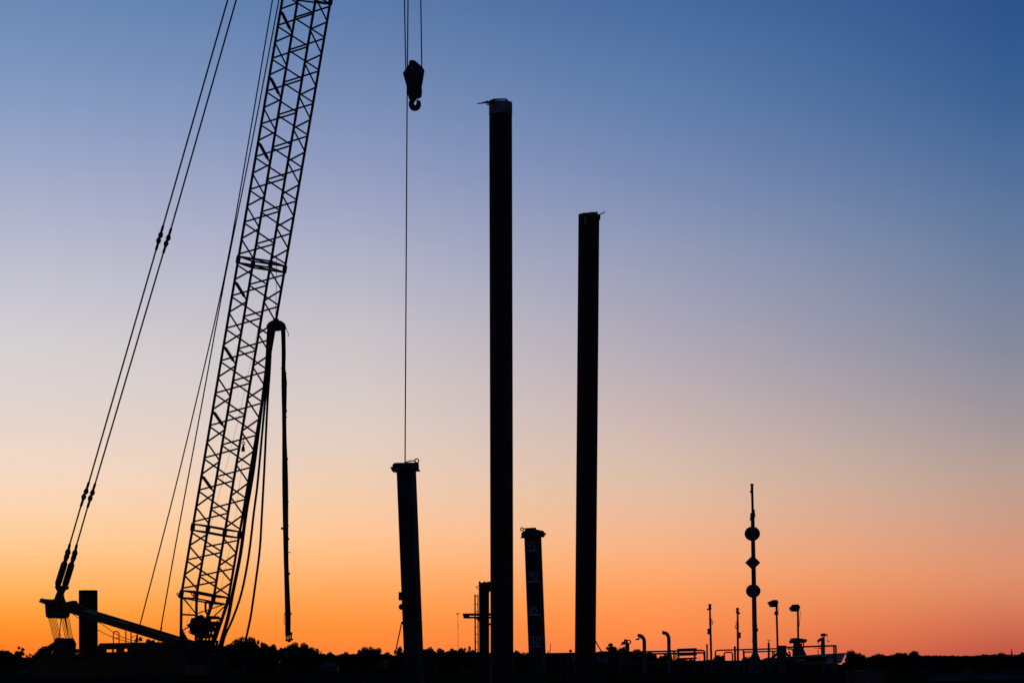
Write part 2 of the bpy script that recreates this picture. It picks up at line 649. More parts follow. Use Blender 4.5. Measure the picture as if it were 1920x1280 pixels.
# shackle hanging at the front chord, lugs on the rear chords
shc = at(389, 1138, 119.2)
part('shackle', MB().tube(smooth_path([shc + Vector(p) for p in ((.05, 0, .30), (-.07, 0, .22), (-.09, 0, 0), (-.05, 0, -.24), (.06, 0, -.28), (.10, 0, -.05), (.10, 0, .2), (.05, 0, .3))]), .055, 6), 'dark_steel', boom)
for px in (333.5, 361):
    for k in (0, 1):
        part('lug', MB().torus(at(px + k * 3, 1113 + k * 4.5, 119.6 + (px > 350) * 1.4), Vector((.3, -1, 0)), .055, .022, 12, 6), 'boom_steel', boom)

# --- upper carriage
def cr(a, b, z):
    """crane frame: a forward along H from the boom foot pins, b across (away), z above the eye line at the foot"""
    o = at(365, 1258, 120)
    return o + HT * a + W * b + ZT * z


BX0, BX1, BW0, BW1 = -7.05, 0.15, -1.5, 1.5
panels = [(-7.05, -5.95), (-5.92, -5.3), (-5.27, -3.45), (-3.42, -1.75), (-1.72, .15)]
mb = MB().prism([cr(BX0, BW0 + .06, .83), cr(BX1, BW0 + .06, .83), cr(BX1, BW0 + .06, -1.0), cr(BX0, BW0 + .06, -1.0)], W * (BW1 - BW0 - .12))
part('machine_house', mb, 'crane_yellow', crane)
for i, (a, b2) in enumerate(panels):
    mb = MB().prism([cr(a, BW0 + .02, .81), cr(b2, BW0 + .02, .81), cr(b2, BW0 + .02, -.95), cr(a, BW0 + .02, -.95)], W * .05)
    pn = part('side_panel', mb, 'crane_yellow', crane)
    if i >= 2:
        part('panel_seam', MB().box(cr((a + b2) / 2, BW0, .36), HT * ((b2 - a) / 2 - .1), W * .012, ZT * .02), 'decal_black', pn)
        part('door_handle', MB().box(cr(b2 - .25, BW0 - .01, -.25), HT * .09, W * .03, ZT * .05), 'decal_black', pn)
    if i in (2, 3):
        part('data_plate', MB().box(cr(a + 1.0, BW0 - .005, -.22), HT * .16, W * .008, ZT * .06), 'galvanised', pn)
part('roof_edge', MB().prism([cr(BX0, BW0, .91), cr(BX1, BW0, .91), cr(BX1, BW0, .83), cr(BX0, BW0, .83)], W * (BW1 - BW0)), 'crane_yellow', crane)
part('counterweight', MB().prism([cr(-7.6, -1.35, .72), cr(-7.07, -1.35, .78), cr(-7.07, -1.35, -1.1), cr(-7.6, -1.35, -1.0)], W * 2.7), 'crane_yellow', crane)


def lettering(txt, origin, xdir, zdir, height, material, parent, name, bold=.0, spacing=1.0, depth=.006):
    cu = bpy.data.curves.new(name, 'FONT')
    cu.body = txt
    cu.size = 1.0
    cu.extrude = .01
    cu.offset = bold
    cu.space_character = spacing
    o = bpy.data.objects.new(name, cu)
    COL.objects.link(o)
    dg = bpy.context.evaluated_depsgraph_get()
    me = bpy.data.meshes.new_from_object(o.evaluated_get(dg))
    COL.objects.unlink(o)
    bpy.data.objects.remove(o)
    ys = [v.co.y for v in me.vertices]
    caps = .70
    k = height / caps
    x0 = min(v.co.x for v in me.vertices)
    nd = xdir.cross(zdir)
    for v in me.vertices:
        p = origin + xdir * ((v.co.x - x0) * k) + zdir * (v.co.y * k) + nd * (v.co.z / .01 * depth)
        v.co = p - ORG[parent]
    me.materials.clear()
    me.materials.append(MATS[material])
    n = bpy.data.objects.new(name, me)
    COL.objects.link(n)
    n.parent = parent
    ORG[n] = ORG[parent]
    return n


lettering('LIEBHERR', cr(-5.45, BW0 + .012, .64), HT, ZT, .17, 'decal_black', crane, 'maker_lettering', .03, 1.0)
lettering('HS 885', cr(-2.85, BW0 + .012, .62), HT, ZT, .175, 'decal_black', crane, 'type_lettering', .02, 1.05)
# engine hood on the roof with see-through slots
hood_t, hood_b = 1.22, .70
mb = MB()
mb.prism([cr(-4.5, -.4, 1.42), cr(-.5, -.4, 1.35), cr(-.5, -.4, 1.12), cr(-4.75, -.4, 1.12)], W * .10)
part('engine_hood', mb, 'crane_yellow', crane)
for a, b2 in ((-4.75, -4.20), (-3.90, -3.84), (-3.69, -3.31), (-3.13, -.5)):
    part('hood_post', MB().prism([cr(a, -.395, 1.125), cr(b2, -.395, 1.125), cr(b2, -.395, .98), cr(a, -.395, .98)], W * .08), 'crane_yellow', crane)
part('hood_sill', MB().prism([cr(-4.85, -.41, 1.00), cr(-.5, -.41, 1.00), cr(-.5, -.41, .90), cr(-4.85, -.41, .90)], W * .12), 'crane_yellow', crane)
# handrails on the roof
YH = 121.6
for pts, w in (([(212.5, 1206), (212.5, 1187), (214, 1183.5), (217, 1182.8), (221, 1183.5), (223, 1187), (223.5, 1206)], 1.7),
               ([(212.5, 1195), (223.5, 1195)], 1.2), ([(236, 1206), (236, 1182)], 1.9), ([(246, 1206), (245.5, 1184)], 1.9),
               ([(256, 1206), (255.8, 1190), (247, 1194)], 1.6), ([(257.5, 1206), (258, 1190)], 1.5), ([(252, 1204), (258.5, 1188)], 1.4)):
    part('roof_handrail', MB().tube([at(x, y, YH) for x, y in pts], px_r(w, YH), 6), 'pole_grey', crane)
for pts in ([(131, 1144), (148, 1158), (183, 1165), (212, 1184), (235, 1196), (262, 1202)], [(183, 1180), (212, 1194), (235, 1201), (250, 1204)]):
    part('control_cable', MB().tube(smooth_path([at(x, y, 122.2) for x, y in pts]), .016, 5), 'rubber', crane)
# access ladder near the front
for px in (290.3, 310):
    part('ladder_rail', MB().tube([at(px, 1196, 117.9), at(px + .8, 1262, 117.9)], .018, 6), 'galvanised', crane)
for y in (1227.5, 1243, 1258):
    part('ladder_rung', MB().tube([at(290.5, y + .3, 117.9), at(310.6, y, 117.9)], .016, 6), 'galvanised', crane)
# crawler tracks under the house
for sw in (-1, 1):
    o = cr(-3.2, 1.9 * sw, -2.1)
    mb = MB()
    prof = []
    for i in range(24):
        a = 2 * math.pi * i / 24
        prof.append(o + HT * (2.6 * (1 if math.cos(a) > 0 else -1) + .5 * math.cos(a)) + ZT * (.5 * math.sin(a)) - W * .42)
    mb.prism(prof, W * .84)
    part('crawler_track', mb, 'dark_steel', crane)
part('slewing_ring', MB().lathe(cr(-3.2, 0, -1.7), cr(-3.2, 0, -.98), ((0, 1.2), (.5, 1.3), (1, 1.2)), 28), 'dark_steel', crane)
part('lower_frame', MB().box(cr(-3.2, 0, -1.95), HT * 1.6, W * 1.5, ZT * .3), 'dark_steel', crane)

# --- gantry (mast lying back) with its reeving
YG0, YG1 = 122.4, 119.6
def gp(px, py, off=0.0):
    t = (px - 80) / 260
    return at(px, py, YG0 + (YG1 - YG0) * t) + W * off


gn = [(76.5, 1128), (80, 1121), (131, 1136), (345, 1201), (345, 1214), (128, 1147)]
for off in (-.2, 1.0):
    poly = [gp(x, y, off) for x, y in gn]
    part('gantry_beam', MB().prism(poly, W * .26), 'crane_yellow', crane)
for (x0, y0, x1, y1) in ((82, 1122, 96, 1126.3), (150, 1142.5, 172, 1149), (208, 1160.5, 229, 1167), (322, 1195, 336, 1199)):
    poly = [gp(x0, y0, .06), gp(x1, y1, .06), gp(x1, y1 + 2, .06), gp(x0, y0 + 2, .06)]
    part('gantry_cross_plate', MB().prism(poly, W * .94), 'crane_yellow', crane)
# sheave block at the gantry head
bc = gp(104, 1143, .2)
for i in range(6):
    c = bc + W * (-.36 + .145 * i)
    part('sheave', MB().lathe(c - W * .05, c + W * .05, ((0, .34), (.2, .35), (.5, .31), (.8, .35), (1, .34)), 20), 'dark_steel', crane, True)
for off in (-.47, .43):
    pl = [bc + W * off + HT * a + ZT * b2 for a, b2 in ((-.40, .45), (.30, .35), (.40, .0), (.36, -.28), (.22, -.38), (-.24, -.38), (-.36, -.28), (-.38, .0))]
    part('sheave_cheek', MB().prism(pl, W * .04), 'crane_yellow', crane)
lc = at(121, 1210, 122.6)
for i in range(6):
    c = lc + W * (-.36 + .145 * i)
    part('sheave', MB().lathe(c - W * .05, c + W * .05, ((0, .30), (.2, .31), (.5, .27), (.8, .31), (1, .30)), 20), 'dark_steel', crane, True)
for off in (-.47, .43):
    pl = [lc + W * off + HT * a + ZT * b2 for a, b2 in ((-.34, .1), (-.22, .36), (.22, .36), (.36, .1), (.30, -.40), (-.28, -.40))]
    part('sheave_cheek', MB().prism(pl, W * .04), 'crane_yellow', crane)
mb = MB().box(lc + HT * .42 - ZT * .26, HT * .22, W * .36, ZT * .10)
mb.box(lc + HT * .66 - ZT * .20, HT * .14, W * .2, ZT * .03)
part('block_foot', mb, 'dark_steel', crane)
for i in range(6):
    for sd in (-1, 1):
        a = bc + W * (-.36 + .145 * i) + HT * (.33 * sd) - ZT * .15
        b2 = lc + W * (-.36 + .145 * i) + HT * (.29 * sd) + ZT * .1
        bar('luffing_rope', a, b2, .016, 'wire_rope', crane, 5)
part('tackle_chain', MB().tube(smooth_path([at(114.5, 1158, 122.6), at(113, 1175, 122.6), at(112, 1186, 122.6), at(110, 1196, 122.6)]), .022, 5), 'dark_steel', crane)
part('tackle_chain', MB().tube(smooth_path([at(122, 1158, 122.9), at(125, 1175, 122.9), at(128, 1195, 122.9)]), .022, 5), 'dark_steel', crane)
# yoke that ties the pendants to the gantry head
yk = [(102.5, 1098), (104.5, 1104.5), (107, 1108), (104, 1115), (100, 1127), (99, 1132), (121, 1132), (116.5, 1121), (115, 1113), (118, 1106), (124, 1103.5), (125, 1098.5), (113, 1096.5)]
part('pendant_yoke', MB().prism([at(x, y, 122.3) for x, y in yk], W * .25), 'crane_yellow', crane)
mt = [(119, 1132), (123, 1128), (136, 1125), (140, 1131), (146, 1135), (144, 1140), (126, 1139)]
part('gantry_motor', MB().prism([at(x, y, 121.9) for x, y in mt], W * .4), 'dark_steel', crane)
part('motor_hose', MB().torus(at(144, 1133, 122), Vector((0, 1, 0)), .07, .018, 12, 5), 'rubber', crane)


# --- pendants
def yp(py):
    return 122.3 - (1100 - py) / 2350 * 5.5


def pendant(pA, off):
    """pA: photo points from the top down (rope, coupling, rope, coupling, rope, socket, bar)"""
    f = [at(x, y, yp(y) + off) for x, y in pA]
    d0 = f[1] - f[0]
    topx = at(752 + off * 6, -1150, yp(-1150) + off)
    r = .040
    bar('pendant_rope', topx, f[0], r, 'wire_rope', crane)
    bar('pendant_rope', f[0], f[1], r, 'wire_rope', crane)
    bar('pendant_rope', f[2], f[3], r, 'wire_rope', crane)
    bar('pendant_rope', f[4], f[5], r, 'wire_rope', crane)
    for a, b2 in ((f[1], f[2]), (f[3], f[4])):
        L = (b2 - a)
        mb = MB().lathe(a, b2, ((0, .05), (.02, .062), (.20, .062), (.23, .05)), 8)
        mb.lathe(a, b2, ((.77, .05), (.80, .062), (.98, .062), (1, .05)), 8)
        s = L.normalized().cross(Vector((0, 1, 0))).normalized()
        dp = Vector((0, -.05, 0))
        for q in (((.20, .03), (.36, .115), (.42, .115), (.50, .06), (.50, -.02), (.44, -.09), (.38, -.10), (.2, -.03)),
                  ((.48, .02), (.56, .09), (.62, .10), (.80, .03), (.80, -.03), (.64, -.115), (.58, -.115), (.48, -.06))):
            mb.prism([a + L * t + s * o + dp for t, o in q], Vector((0, .10, 0)))
        part('pendant_coupling', mb, 'dark_steel', crane)
    a, b2, c = f[5], f[6], f[7]
    mb = MB().lathe(a, b2, ((0, .05), (.05, .065), (.5, .065), (.6, .1), (.85, .14), (1, .11)), 10)
    part('rope_socket', mb, 'dark_steel', crane, True)
    s, t = frame(c - b2)
    mb = MB().lathe(b2, c, ((0, .11), (.1, .125), (.22, .085), (.30, .15), (.42, .155), (.80, .155), (.92, .15), (1, .10)), 10)
    part('pendant_bar', mb, 'dark_steel', crane, True)


pendant([(427, 0), (306, 423), (292.5, 469), (167, 903), (151.5, 949), (131, 1019), (126.5, 1038), (107.5, 1098)], 0.0)
pendant([(443, 0), (321, 428), (306, 475), (178.5, 906), (164, 951), (144, 1020), (139.5, 1040), (121, 1100)], 1.09)
# --- hoist ropes running down behind the boom
for pts in ([(752, -1180), (511, 0), (462, 290), (420, 523), (366, 760), (320, 949), (262, 1172), (255, 1206)],
            [(757, -1180), (523, 0), (468, 290), (421.5, 523), (378, 760), (329.5, 1020), (300, 1187), (296, 1210)]):
    P = [at(x, y, 116.6 + (y + 1180) / 2380 * 4.2) for x, y in pts]
    part('hoist_rope', MB().tube([P[0]] + smooth_path(P[1:], 3), .031, 6), 'wire_rope', crane)
for pts, r in (([(519, 480), (517.5, 560), (516.5, 604)], .012), ([(488, 597), (446, 790), (392, 1000), (345, 1190)], .006),
               ([(456, 850), (440, 985), (404, 1150)], .005)):
    part('tag_line', MB().tube([at(x, y, 119.3) for x, y in pts], r, 5), 'galvanised', crane)

# ------------------------------------------------------------------ hook block and its ropes
YK = 117.0
def K(px, py, y=0.0):
    return at(px, py, YK + y)


hook = thing('hook_block', K(777, 208), 'heavy dark hook block hanging on ropes high above the leaning post', 'hook block')
out = [(755.3, 137), (766.5, 121), (767, 116), (769, 113), (776, 113), (780, 115.5), (790.5, 124.5), (796, 132), (794.5, 142), (790.5, 165), (788.8, 178),
       (784, 179.5), (766, 179.5), (764.5, 178), (762.5, 163)]
for y in (-.30, .22):
    part('cheek_plate', MB().prism([K(a, b, y) for a, b in out], Vector((0, .08, 0))), 'dark_steel', hook)
for px, py in ((768, 140), (784, 138)):
    part('sheave', MB().lathe(K(px, py, -.2), K(px, py, .2), ((0, .24), (.2, .25), (.5, .21), (.8, .25), (1, .24)), 20), 'dark_steel', hook, True)
part('weight_block', MB().prism([K(a, b, -.34) for a, b in ((764, 150), (789, 150), (790.8, 165), (789.5, 176), (785.5, 179), (765.5, 180.5), (762.3, 165))], Vector((0, .68, 0))), 'dark_steel', hook)
part('rib_plate', MB().prism([K(a, b, -.325) for a, b in ((768, 125), (772, 122), (785, 140), (782, 143))], Vector((0, .03, 0))), 'galvanised', hook)
part('swivel', MB().lathe(K(777.5, 178), K(777.5, 186), ((0, .13), (.5, .12), (.6, .09), (1, .09)), 12), 'dark_steel', hook, True)
hp = [(777.5, 183), (775, 187), (771.8, 192), (771.9, 198), (775.2, 202.2), (780, 202.6), (784, 199.2), (785, 194), (784, 189.6)]
part('hook', MB().tube(smooth_path([K(a, b) for a, b in hp]), [.09 + .045 * math.sin(math.pi * i / 32) for i in range(32)] + [.05], 10), 'dark_steel', hook, True)
part('safety_latch', MB().tube([K(777.5, 187.6, -.02), K(785.5, 189, -.02)], .03, 6), 'dark_steel', hook)
for pts in ([(755, -1165), (758.3, 0), (760.8, 130)], [(787, -1165), (789, 0), (790.8, 126)]):
    part('hanging_rope', MB().tube([K(x, y) for x, y in pts], .030, 6), 'wire_rope', hook)
whip = thing('lifting_rope', at(759.5, 868, 113.2), 'thin single rope running from above down to the head of the leaning post', 'rope')
part('rope', MB().tube([at(765, -1165, 116.8), at(765, 0, 115.2), at(763.2, 208, 114.6), at(759.5, 868, 113.2)], .030, 6), 'wire_rope', whip)

# ------------------------------------------------------------------ hydraulic hoses over the saddle
hb = thing('hydraulic_hoses', at(541, 1203, 118.6), 'bundle of black hydraulic hoses slung over a saddle beside the boom', 'hoses')
YS = 118.4
def S(x, y, o=0.0):
    return at(x, y, YS + o)


mb = MB()
dome = [(500, 614)] + [(517.8 - 17.6 * math.cos(a), 613 - 13 * math.sin(a)) for a in [i * math.pi / 12 for i in range(13)]] + [(535, 615), (527, 617.5), (506, 619.5)]
part('saddle', MB().prism([S(x, y, -.22) for x, y in dome], Vector((0, .44, 0))), 'dark_steel', hb)
part('saddle_rim', MB().prism([S(517.8 - 18.6 * math.cos(a), 613.5 - 14 * math.sin(a), -.27) for a in [i * math.pi / 12 for i in range(13)]], Vector((0, .05, 0))), 'dark_steel', hb)
part('saddle_lug', MB().prism([S(x, y, -.05) for x, y in ((511, 602), (512, 598), (516, 596), (521, 596), (524, 602))], Vector((0, .1, 0))), 'dark_steel', hb)
hoses = [([(505, 612), (503.5, 640), (500, 690), (491.5, 760), (476, 880), (462.5, 960), (451.5, 1040), (437.5, 1110), (428, 1160), (414, 1206), (407, 1250)], 4.2, -.1),
         ([(503, 612), (501, 640), (498, 690), (489.5, 760), (473.5, 880), (460, 960), (449, 1040), (435, 1110), (425, 1160), (412, 1206), (404, 1250)], 3.2, .1),
         ([(507.5, 612), (506, 650), (503, 700), (496.3, 760), (483.5, 900), (476, 960), (466.5, 1040), (453, 1110), (436, 1160), (420, 1197), (410, 1250)], 3.9, .0),
         ([(509.5, 612), (508, 650), (505.5, 700), (501.3, 760), (495.5, 880), (491.2, 960), (487, 1030), (478, 1100), (470, 1155), (461.5, 1195), (452, 1235), (440, 1262)], 3.8, .12)]
for pts, w, o in hoses:
    part('hose', MB().tube(smooth_path([S(x, y, o) for x, y in pts]), px_r(w, YS), 8), 'rubber', hb, True)
right = [([(529, 612), (529.8, 660), (530.5, 720), (531, 800), (532.3, 900), (533.3, 1000), (535, 1080), (536, 1130), (537, 1160), (537.2, 1190)], 4.6, -.08),
         ([(532.3, 612), (534, 660), (533, 690), (534.5, 720), (535, 800), (537, 900), (537.6, 1000), (538.5, 1060), (541.5, 1130), (542.5, 1160), (542, 1186)], 5.0, .05),
         ([(531, 612), (532, 660), (533, 720), (534, 800), (535.5, 900), (536.2, 1000), (538, 1080), (540, 1130), (540.3, 1160), (540, 1190)], 5.0, .0),
         ([(534, 616), (533.2, 690), (535.5, 703), (537.6, 718), (536.8, 735), (535, 750)], 1.1, -.1),
         ([(535, 613), (538.5, 620), (541, 627), (540, 631)], .8, -.1)]
for pts, w, o in right:
    pts = [(x + (.8 * math.sin(y / 23 + w * 9) if 640 < y < 1150 else 0), y) for x, y in pts]
    part('hose', MB().tube(smooth_path([S(x, y, o) for x, y in pts]), px_r(w, YS), 8), 'rubber', hb, True)
for x, y0, y1 in ((537.2, 1188, 1201), (541.5, 1184, 1203), (545.5, 1184, 1200)):
    part('coupling', MB().lathe(S(x, y0), S(x + .8, y1), ((0, .045), (.1, .06), (.3, .06), (.35, .04), (.75, .04), (.78, .07), (1, .075)), 10), 'dark_steel', hb, True)
for x, y, w in ((532.5, 700, 9), (533.5, 770, 9.4), (535.2, 860, 9.6), (536, 940, 10), (537, 1010, 10.2), (538.5, 1075, 10.4), (541, 1150, 11)):
    part('binding', MB().lathe(S(x - .1, y - 2.2), S(x + .1, y + 2.2), ((0, px_r(w * .92, YS)), (.3, px_r(w, YS)), (.7, px_r(w, YS)), (1, px_r(w * .92, YS))), 12), 'rubber', hb, True)
for x, y in ((529.5, 690), (534.5, 782), (535.2, 862), (535.5, 905), (538, 985), (541, 1035)):
    part('strap', MB().tube([S(x - 3.5, y + .8, -.12), S(x + 4, y - .3, -.12)], .02, 5), 'rubber', hb)
part('valve', MB().box(S(529.5, 990, -.1), X * .06, Vector((0, .06, 0)), Z * .05), 'dark_steel', hb)
part('hose_tail', MB().tube(smooth_path([S(536, 1142), S(533.5, 1152), S(532.8, 1165), S(535, 1172)]), .012, 5), 'rubber', hb)
# small overhaul ball on the boom
ob = thing('overhaul_ball', at(456, 847, 119.0), 'small pear shaped weight with a hook hanging inside the lattice boom', 'ball')
part('weight', MB().lathe(at(456.3, 832, 119), at(455.8, 846.5, 119), ((0, .03), (.2, .035), (.35, .06), (.75, .085), (.92, .085), (1, .05)), 14), 'dark_steel', ob, True)
part('swivel_hook', MB().tube(smooth_path([at(x, y, 119) for x, y in ((456.3, 833), (454.3, 831), (455, 828.5), (458, 828.5), (459.3, 831.5), (457.5, 834))]), .022, 6), 'dark_steel', ob)
part('line', MB().tube([at(456.8, 816, 119), at(456.8, 829, 119)], .016, 5), 'wire_rope', ob)


# ------------------------------------------------------------------ piles
def pipe_pile(name, label, top, bot, w, Y, collar=None, material='pile_steel'):
    """top, bot: photo points of the axis; open steel pipe down to the lake bed"""
    a, b = at(*top, Y), at(*bot, Y)
    d = (b - a).normalized()
    foot_ = a + d * ((a.z + 3.0) / -d.z)
    t = thing(name, Vector((foot_.x, foot_.y, 0)), label, 'pile')
    r = px_r(w, Y)
    s, q = frame(d)
    mb = MB()
    n = 40
    rings = [mb.ring(p, s, q, rr, n) for p, rr in ((foot_, r), (a, r), (a, r - .025), (a + d * 1.0, r - .025))]
    mb.loft(rings, n)
    part('pipe', mb, material, t, True)
    k = 0
    z = a + d * 6.0
    while z.z > 1:                                          # weld beads between the pipe lengths
        part('weld_bead', MB().torus(z, d, r - .001, .008, 40, 4), material, t)
        z = z + d * 6.1
    return t, a, d, r


p1, a1, d1, r1 = pipe_pile('pipe_pile', 'tallest round steel pile with a pale collar, near the middle', (938.6, 192.5), (941.2, 1240), 42.4, 110.0)
part('collar', MB().loft([], 3, False) if False else MB().lathe(a1 - d1 * -.02, a1 + d1 * .50, ((0, r1 + .010), (1, r1 + .010)), 40), 'collar_paint', p1, True)
YQ = 109.6
part('lifting_eye', MB().prism([at(x, y, YQ) for x, y in ((921, 195), (921.5, 188), (924, 186.5), (929, 187), (930, 195))], Vector((0, .1, 0))), 'dark_steel', p1)
part('lifting_eye', MB().prism([at(x, y, YQ) for x, y in ((944.5, 195), (944.8, 190), (947, 188), (950, 189), (950, 195))], Vector((0, .1, 0))), 'dark_steel', p1)
part('pin_bar', MB().tube(smooth_path([at(x, y, YQ) for x, y in ((921, 191), (925, 187), (932, 186.4), (940, 186), (947, 186.2), (951, 188), (950, 192))]), .034, 6), 'dark_steel', p1)
part('tie_rod', MB().tube([at(x, y, YQ - .2) for x, y in ((894.3, 194.6), (904, 193.6), (909, 192), (916, 192.4), (922, 189.5), (927, 186.8))], [.02, .028, .042, .05, .06, .03], 8), 'dark_steel', p1)
part('shackle', MB().torus(at(914.5, 195, YQ - .2), Vector((0, 1, 0)), .045, .02, 12, 5), 'dark_steel', p1)
part('nut', MB().box(at(914, 190.6, YQ - .2), X * .03, Vector((0, .05, 0)), Z * .03), 'dark_steel', p1)

p2, a2, d2, r2 = pipe_pile('pipe_pile', 'second tall round steel pile, right of the tallest one, leaning slightly left at its foot', (1104.2, 402.5), (1097.4, 1225), 38.8, 118.0)
part('pin_bar', MB().tube(smooth_path([at(x, y, 117.6) for x, y in ((1085, 403.5), (1090, 402), (1094, 400.2), (1100, 400), (1108, 398.8), (1116, 398.6), (1119.5, 398), (1119, 401), (1117.5, 402.5))]), .032, 6), 'dark_steel', p2)
part('lever', MB().tube([at(1124, 403, 117.5), at(1133.6, 398), at(1133.6, 398, 117.5)] if False else [at(1122, 403.6, 117.5), at(1134, 397.6, 117.5)], .026, 6), 'dark_steel', p2)
part('link', MB().torus(at(1116.5, 400.5, 117.4), Vector((.4, 1, 0)), .05, .02, 12, 5), 'dark_steel', p2)
part('lug', MB().box(at(1124, 406, 118), X * .04, Vector((0, .06, 0)), Z * .08), 'dark_steel', p2)
part('lug', MB().box(at(1124, 411, 118), X * .03, Vector((0, .05, 0)), Z * .03), 'dark_steel', p2)
for x in (1097.3, 1105):                                     # two pale painted stripes below the rim
    part('paint_stripe', MB().prism([at(x - 1.8, 405, 117.545), at(x + 1.8, 405, 117.545), at(x + 1.7, 422, 117.545), at(x - 1.9, 422, 117.545)], Vector((0, .02, 0))), 'collar_paint', p2)

p3, a3, d3, r3 = pipe_pile('pipe_pile', 'short thick steel pipe standing behind the rear of the crane', (165.2, 1106), (165.8, 1240), 34.6, 127.0)


def spud(name, label, top, bot, wf, Y, paint='spud_steel'):
    """square box post, near face and right face showing; top, bot: photo points of the axis"""
    a, b = at(*top, Y), at(*bot, Y)
    d = (a - b).normalized()
    base_ = b - d * ((b.z + 2.5) / d.z)
    t = thing(name, Vector((base_.x, base_.y, 0)), label, 'post')
    hh = (H - d * H.dot(d)).normalized()
    ww = (W - d * W.dot(d) - hh * W.dot(hh)).normalized()
    k = wf / 2
    c = k * .12
    mb = MB()
    rings = []
    for p in (base_, a):
        i0 = len(mb.v)
        for x, y in ((-1 + .12, -1), (1 - .12, -1), (1, -1 + .12), (1, 1 - .12), (1 - .12, 1), (-1 + .12, 1), (-1, 1 - .12), (-1, -1 + .12)):
            mb.v.append(p + hh * (x * k) + ww * (y * k))
        rings.append(i0)
    mb.loft(rings, 8)
    part('box_section', mb, paint, t)
    return t, a, d, hh, ww, k


s3, a3_, d3_, h3, w3, k3 = spud('spud_post', 'leaning dark square steel post hung from the thin rope, left of the tallest pile', (761.3, 868), (775.2, 1218), .665, 113.0)
YT = 112.5
cap = [(738, 868), (741.5, 867), (784, 866.5), (784.3, 878.5), (787, 880.3), (779, 880.8), (741, 882.5), (735, 881.8), (733, 879), (734, 876), (731.5, 875.4), (732, 874.2), (735.5, 875), (736, 870.5)]
part('head_cap', MB().prism([at(x, y, YT) for x, y in cap], Vector((0, .95, 0))), 'dark_steel', s3)
part('shackle', MB().torus(at(781.5, 863.5, YT), Vector((.2, 1, 0)), .085, .028, 16, 6), 'dark_steel', s3)
part('sling', MB().tube(smooth_path([at(x, y, YT) for x, y in ((759, 867), (766, 864.5), (775, 863.3), (779, 866), (784, 868))]), .028, 6), 'dark_steel', s3)
part('clamp', MB().box(at(750.3, 1117, 112.6), X * .06, Vector((0, .2, 0)), Z * .17), 'dark_steel', s3)
part('roller', MB().lathe(at(753, 1137, 112.5), at(753, 1137, 112.9), ((0, .12), (.5, .13), (1, .12)), 14), 'dark_steel', s3, True)
part('lug', MB().box(at(790.2, 1166, 113), X * .03, Vector((0, .1, 0)), Z * .06), 'dark_steel', s3)
part('lug', MB().box(at(754, 1167, 113), X * .03, Vector((0, .1, 0)), Z * .06), 'dark_steel', s3)
ch = thing('stay_chain', at(741, 1222, 112.4), 'slanting chain running down to the left from the leaning post', 'chain')
cA, cB = at(753.3, 1166, 112.5), at(741.5, 1222, 112.0)
for i in range(22):
    p, q = cA.lerp(cB, i / 22), cA.lerp(cB, (i + 1.25) / 22)
    part('link', MB().tube([p, q], .022 if i % 2 else .03, 5), 'dark_steel', ch)

s4, a4_, d4_, h4, w4, k4 = spud('spud_post', 'square steel post painted with depth numbers, right of the tallest pile', (998.6, 995), (1007.2, 1225), .60, 114.0)
YT4 = 113.5
cap = [(985.5, 989.2), (1005, 988.3), (1005.3, 991.6), (1012.5, 993.2), (1014, 994), (1018, 993.8), (1020, 996), (1021, 998), (1024.5, 999.5), (1021.5, 1000.8), (1021, 1003), (1021.5, 1004.4), (1014, 1005.2), (984, 1007), (976, 1006.3), (977.4, 1005), (977.5, 999), (979.5, 996.5), (984.5, 993.5)]
part('head_cap', MB().prism([at(x, y, YT4) for x, y in cap], Vector((0, .9, 0))), 'dark_steel', s4)
part('shackle', MB().torus(at(979, 991.6, YT4), Vector((.2, 1, 0)), .065, .026, 14, 6), 'dark_steel', s4)
part('shackle_pin', MB().tube([at(982, 991, YT4), at(987, 990.5, YT4)], .03, 6), 'dark_steel', s4)

DIG = {
    '9': [[(.85, .80), (.70, .98), (.35, 1.0), (.12, .80), (.18, .58), (.45, .50), (.75, .60), (.86, .82), (.80, .50), (.66, .02)]],
    '5': [[(.95, 1.0), (.35, .97), (.28, .62), (.60, .66), (.88, .48), (.85, .18), (.60, .02), (.20, .08)]],
    '0': [[(.50, 1.0), (.22, .82), (.12, .45), (.28, .10), (.55, .02), (.82, .22), (.88, .60), (.76, .90), (.50, 1.0)]],
    '8': [[(.80, .86), (.55, 1.0), (.22, .86), (.28, .66), (.62, .48), (.78, .22), (.50, .02), (.18, .18), (.32, .44), (.70, .64), (.80, .86)]],
    '8b': [[(.80, .84), (.62, 1.0), (.34, .92), (.34, .72), (.62, .52), (.70, .26), (.48, .02), (.18, .14), (.26, .40), (.50, .56)]],
}


def spud_face(px, py):
    """point on the painted near face of the numbered post, just proud of it"""
    ax = a4_
    n = -w4
    o = ax - w4 * (k4 + .004)
    ray = at(px, py, 1.0) - Vector((0, 0, CZ))
    camp = Vector((0, 0, CZ))
    t = (o - camp).dot(n) / ray.dot(n)
    return camp + ray * t


def stroke(mb, pts, w):
    pts = smooth_path(pts, 3) if len(pts) > 2 else pts
    vs_ = []
    for i, p in enumerate(pts):
        d = (pts[min(i + 1, len(pts) - 1)] - pts[max(i - 1, 0)]).normalized()
        s = d.cross(w4).normalized()
        k = len(mb.v)
        mb.v += [p + s * w, p - s * w, p + s * w - w4 * .003, p - s * w - w4 * .003]
        vs_.append(k)
    for a, b in zip(vs_, vs_[1:]):
        mb.f += [(a + 2, b + 2, b + 3, a + 3), (a, a + 2, b + 2, b), (a + 1, b + 1, b + 3, a + 3)]


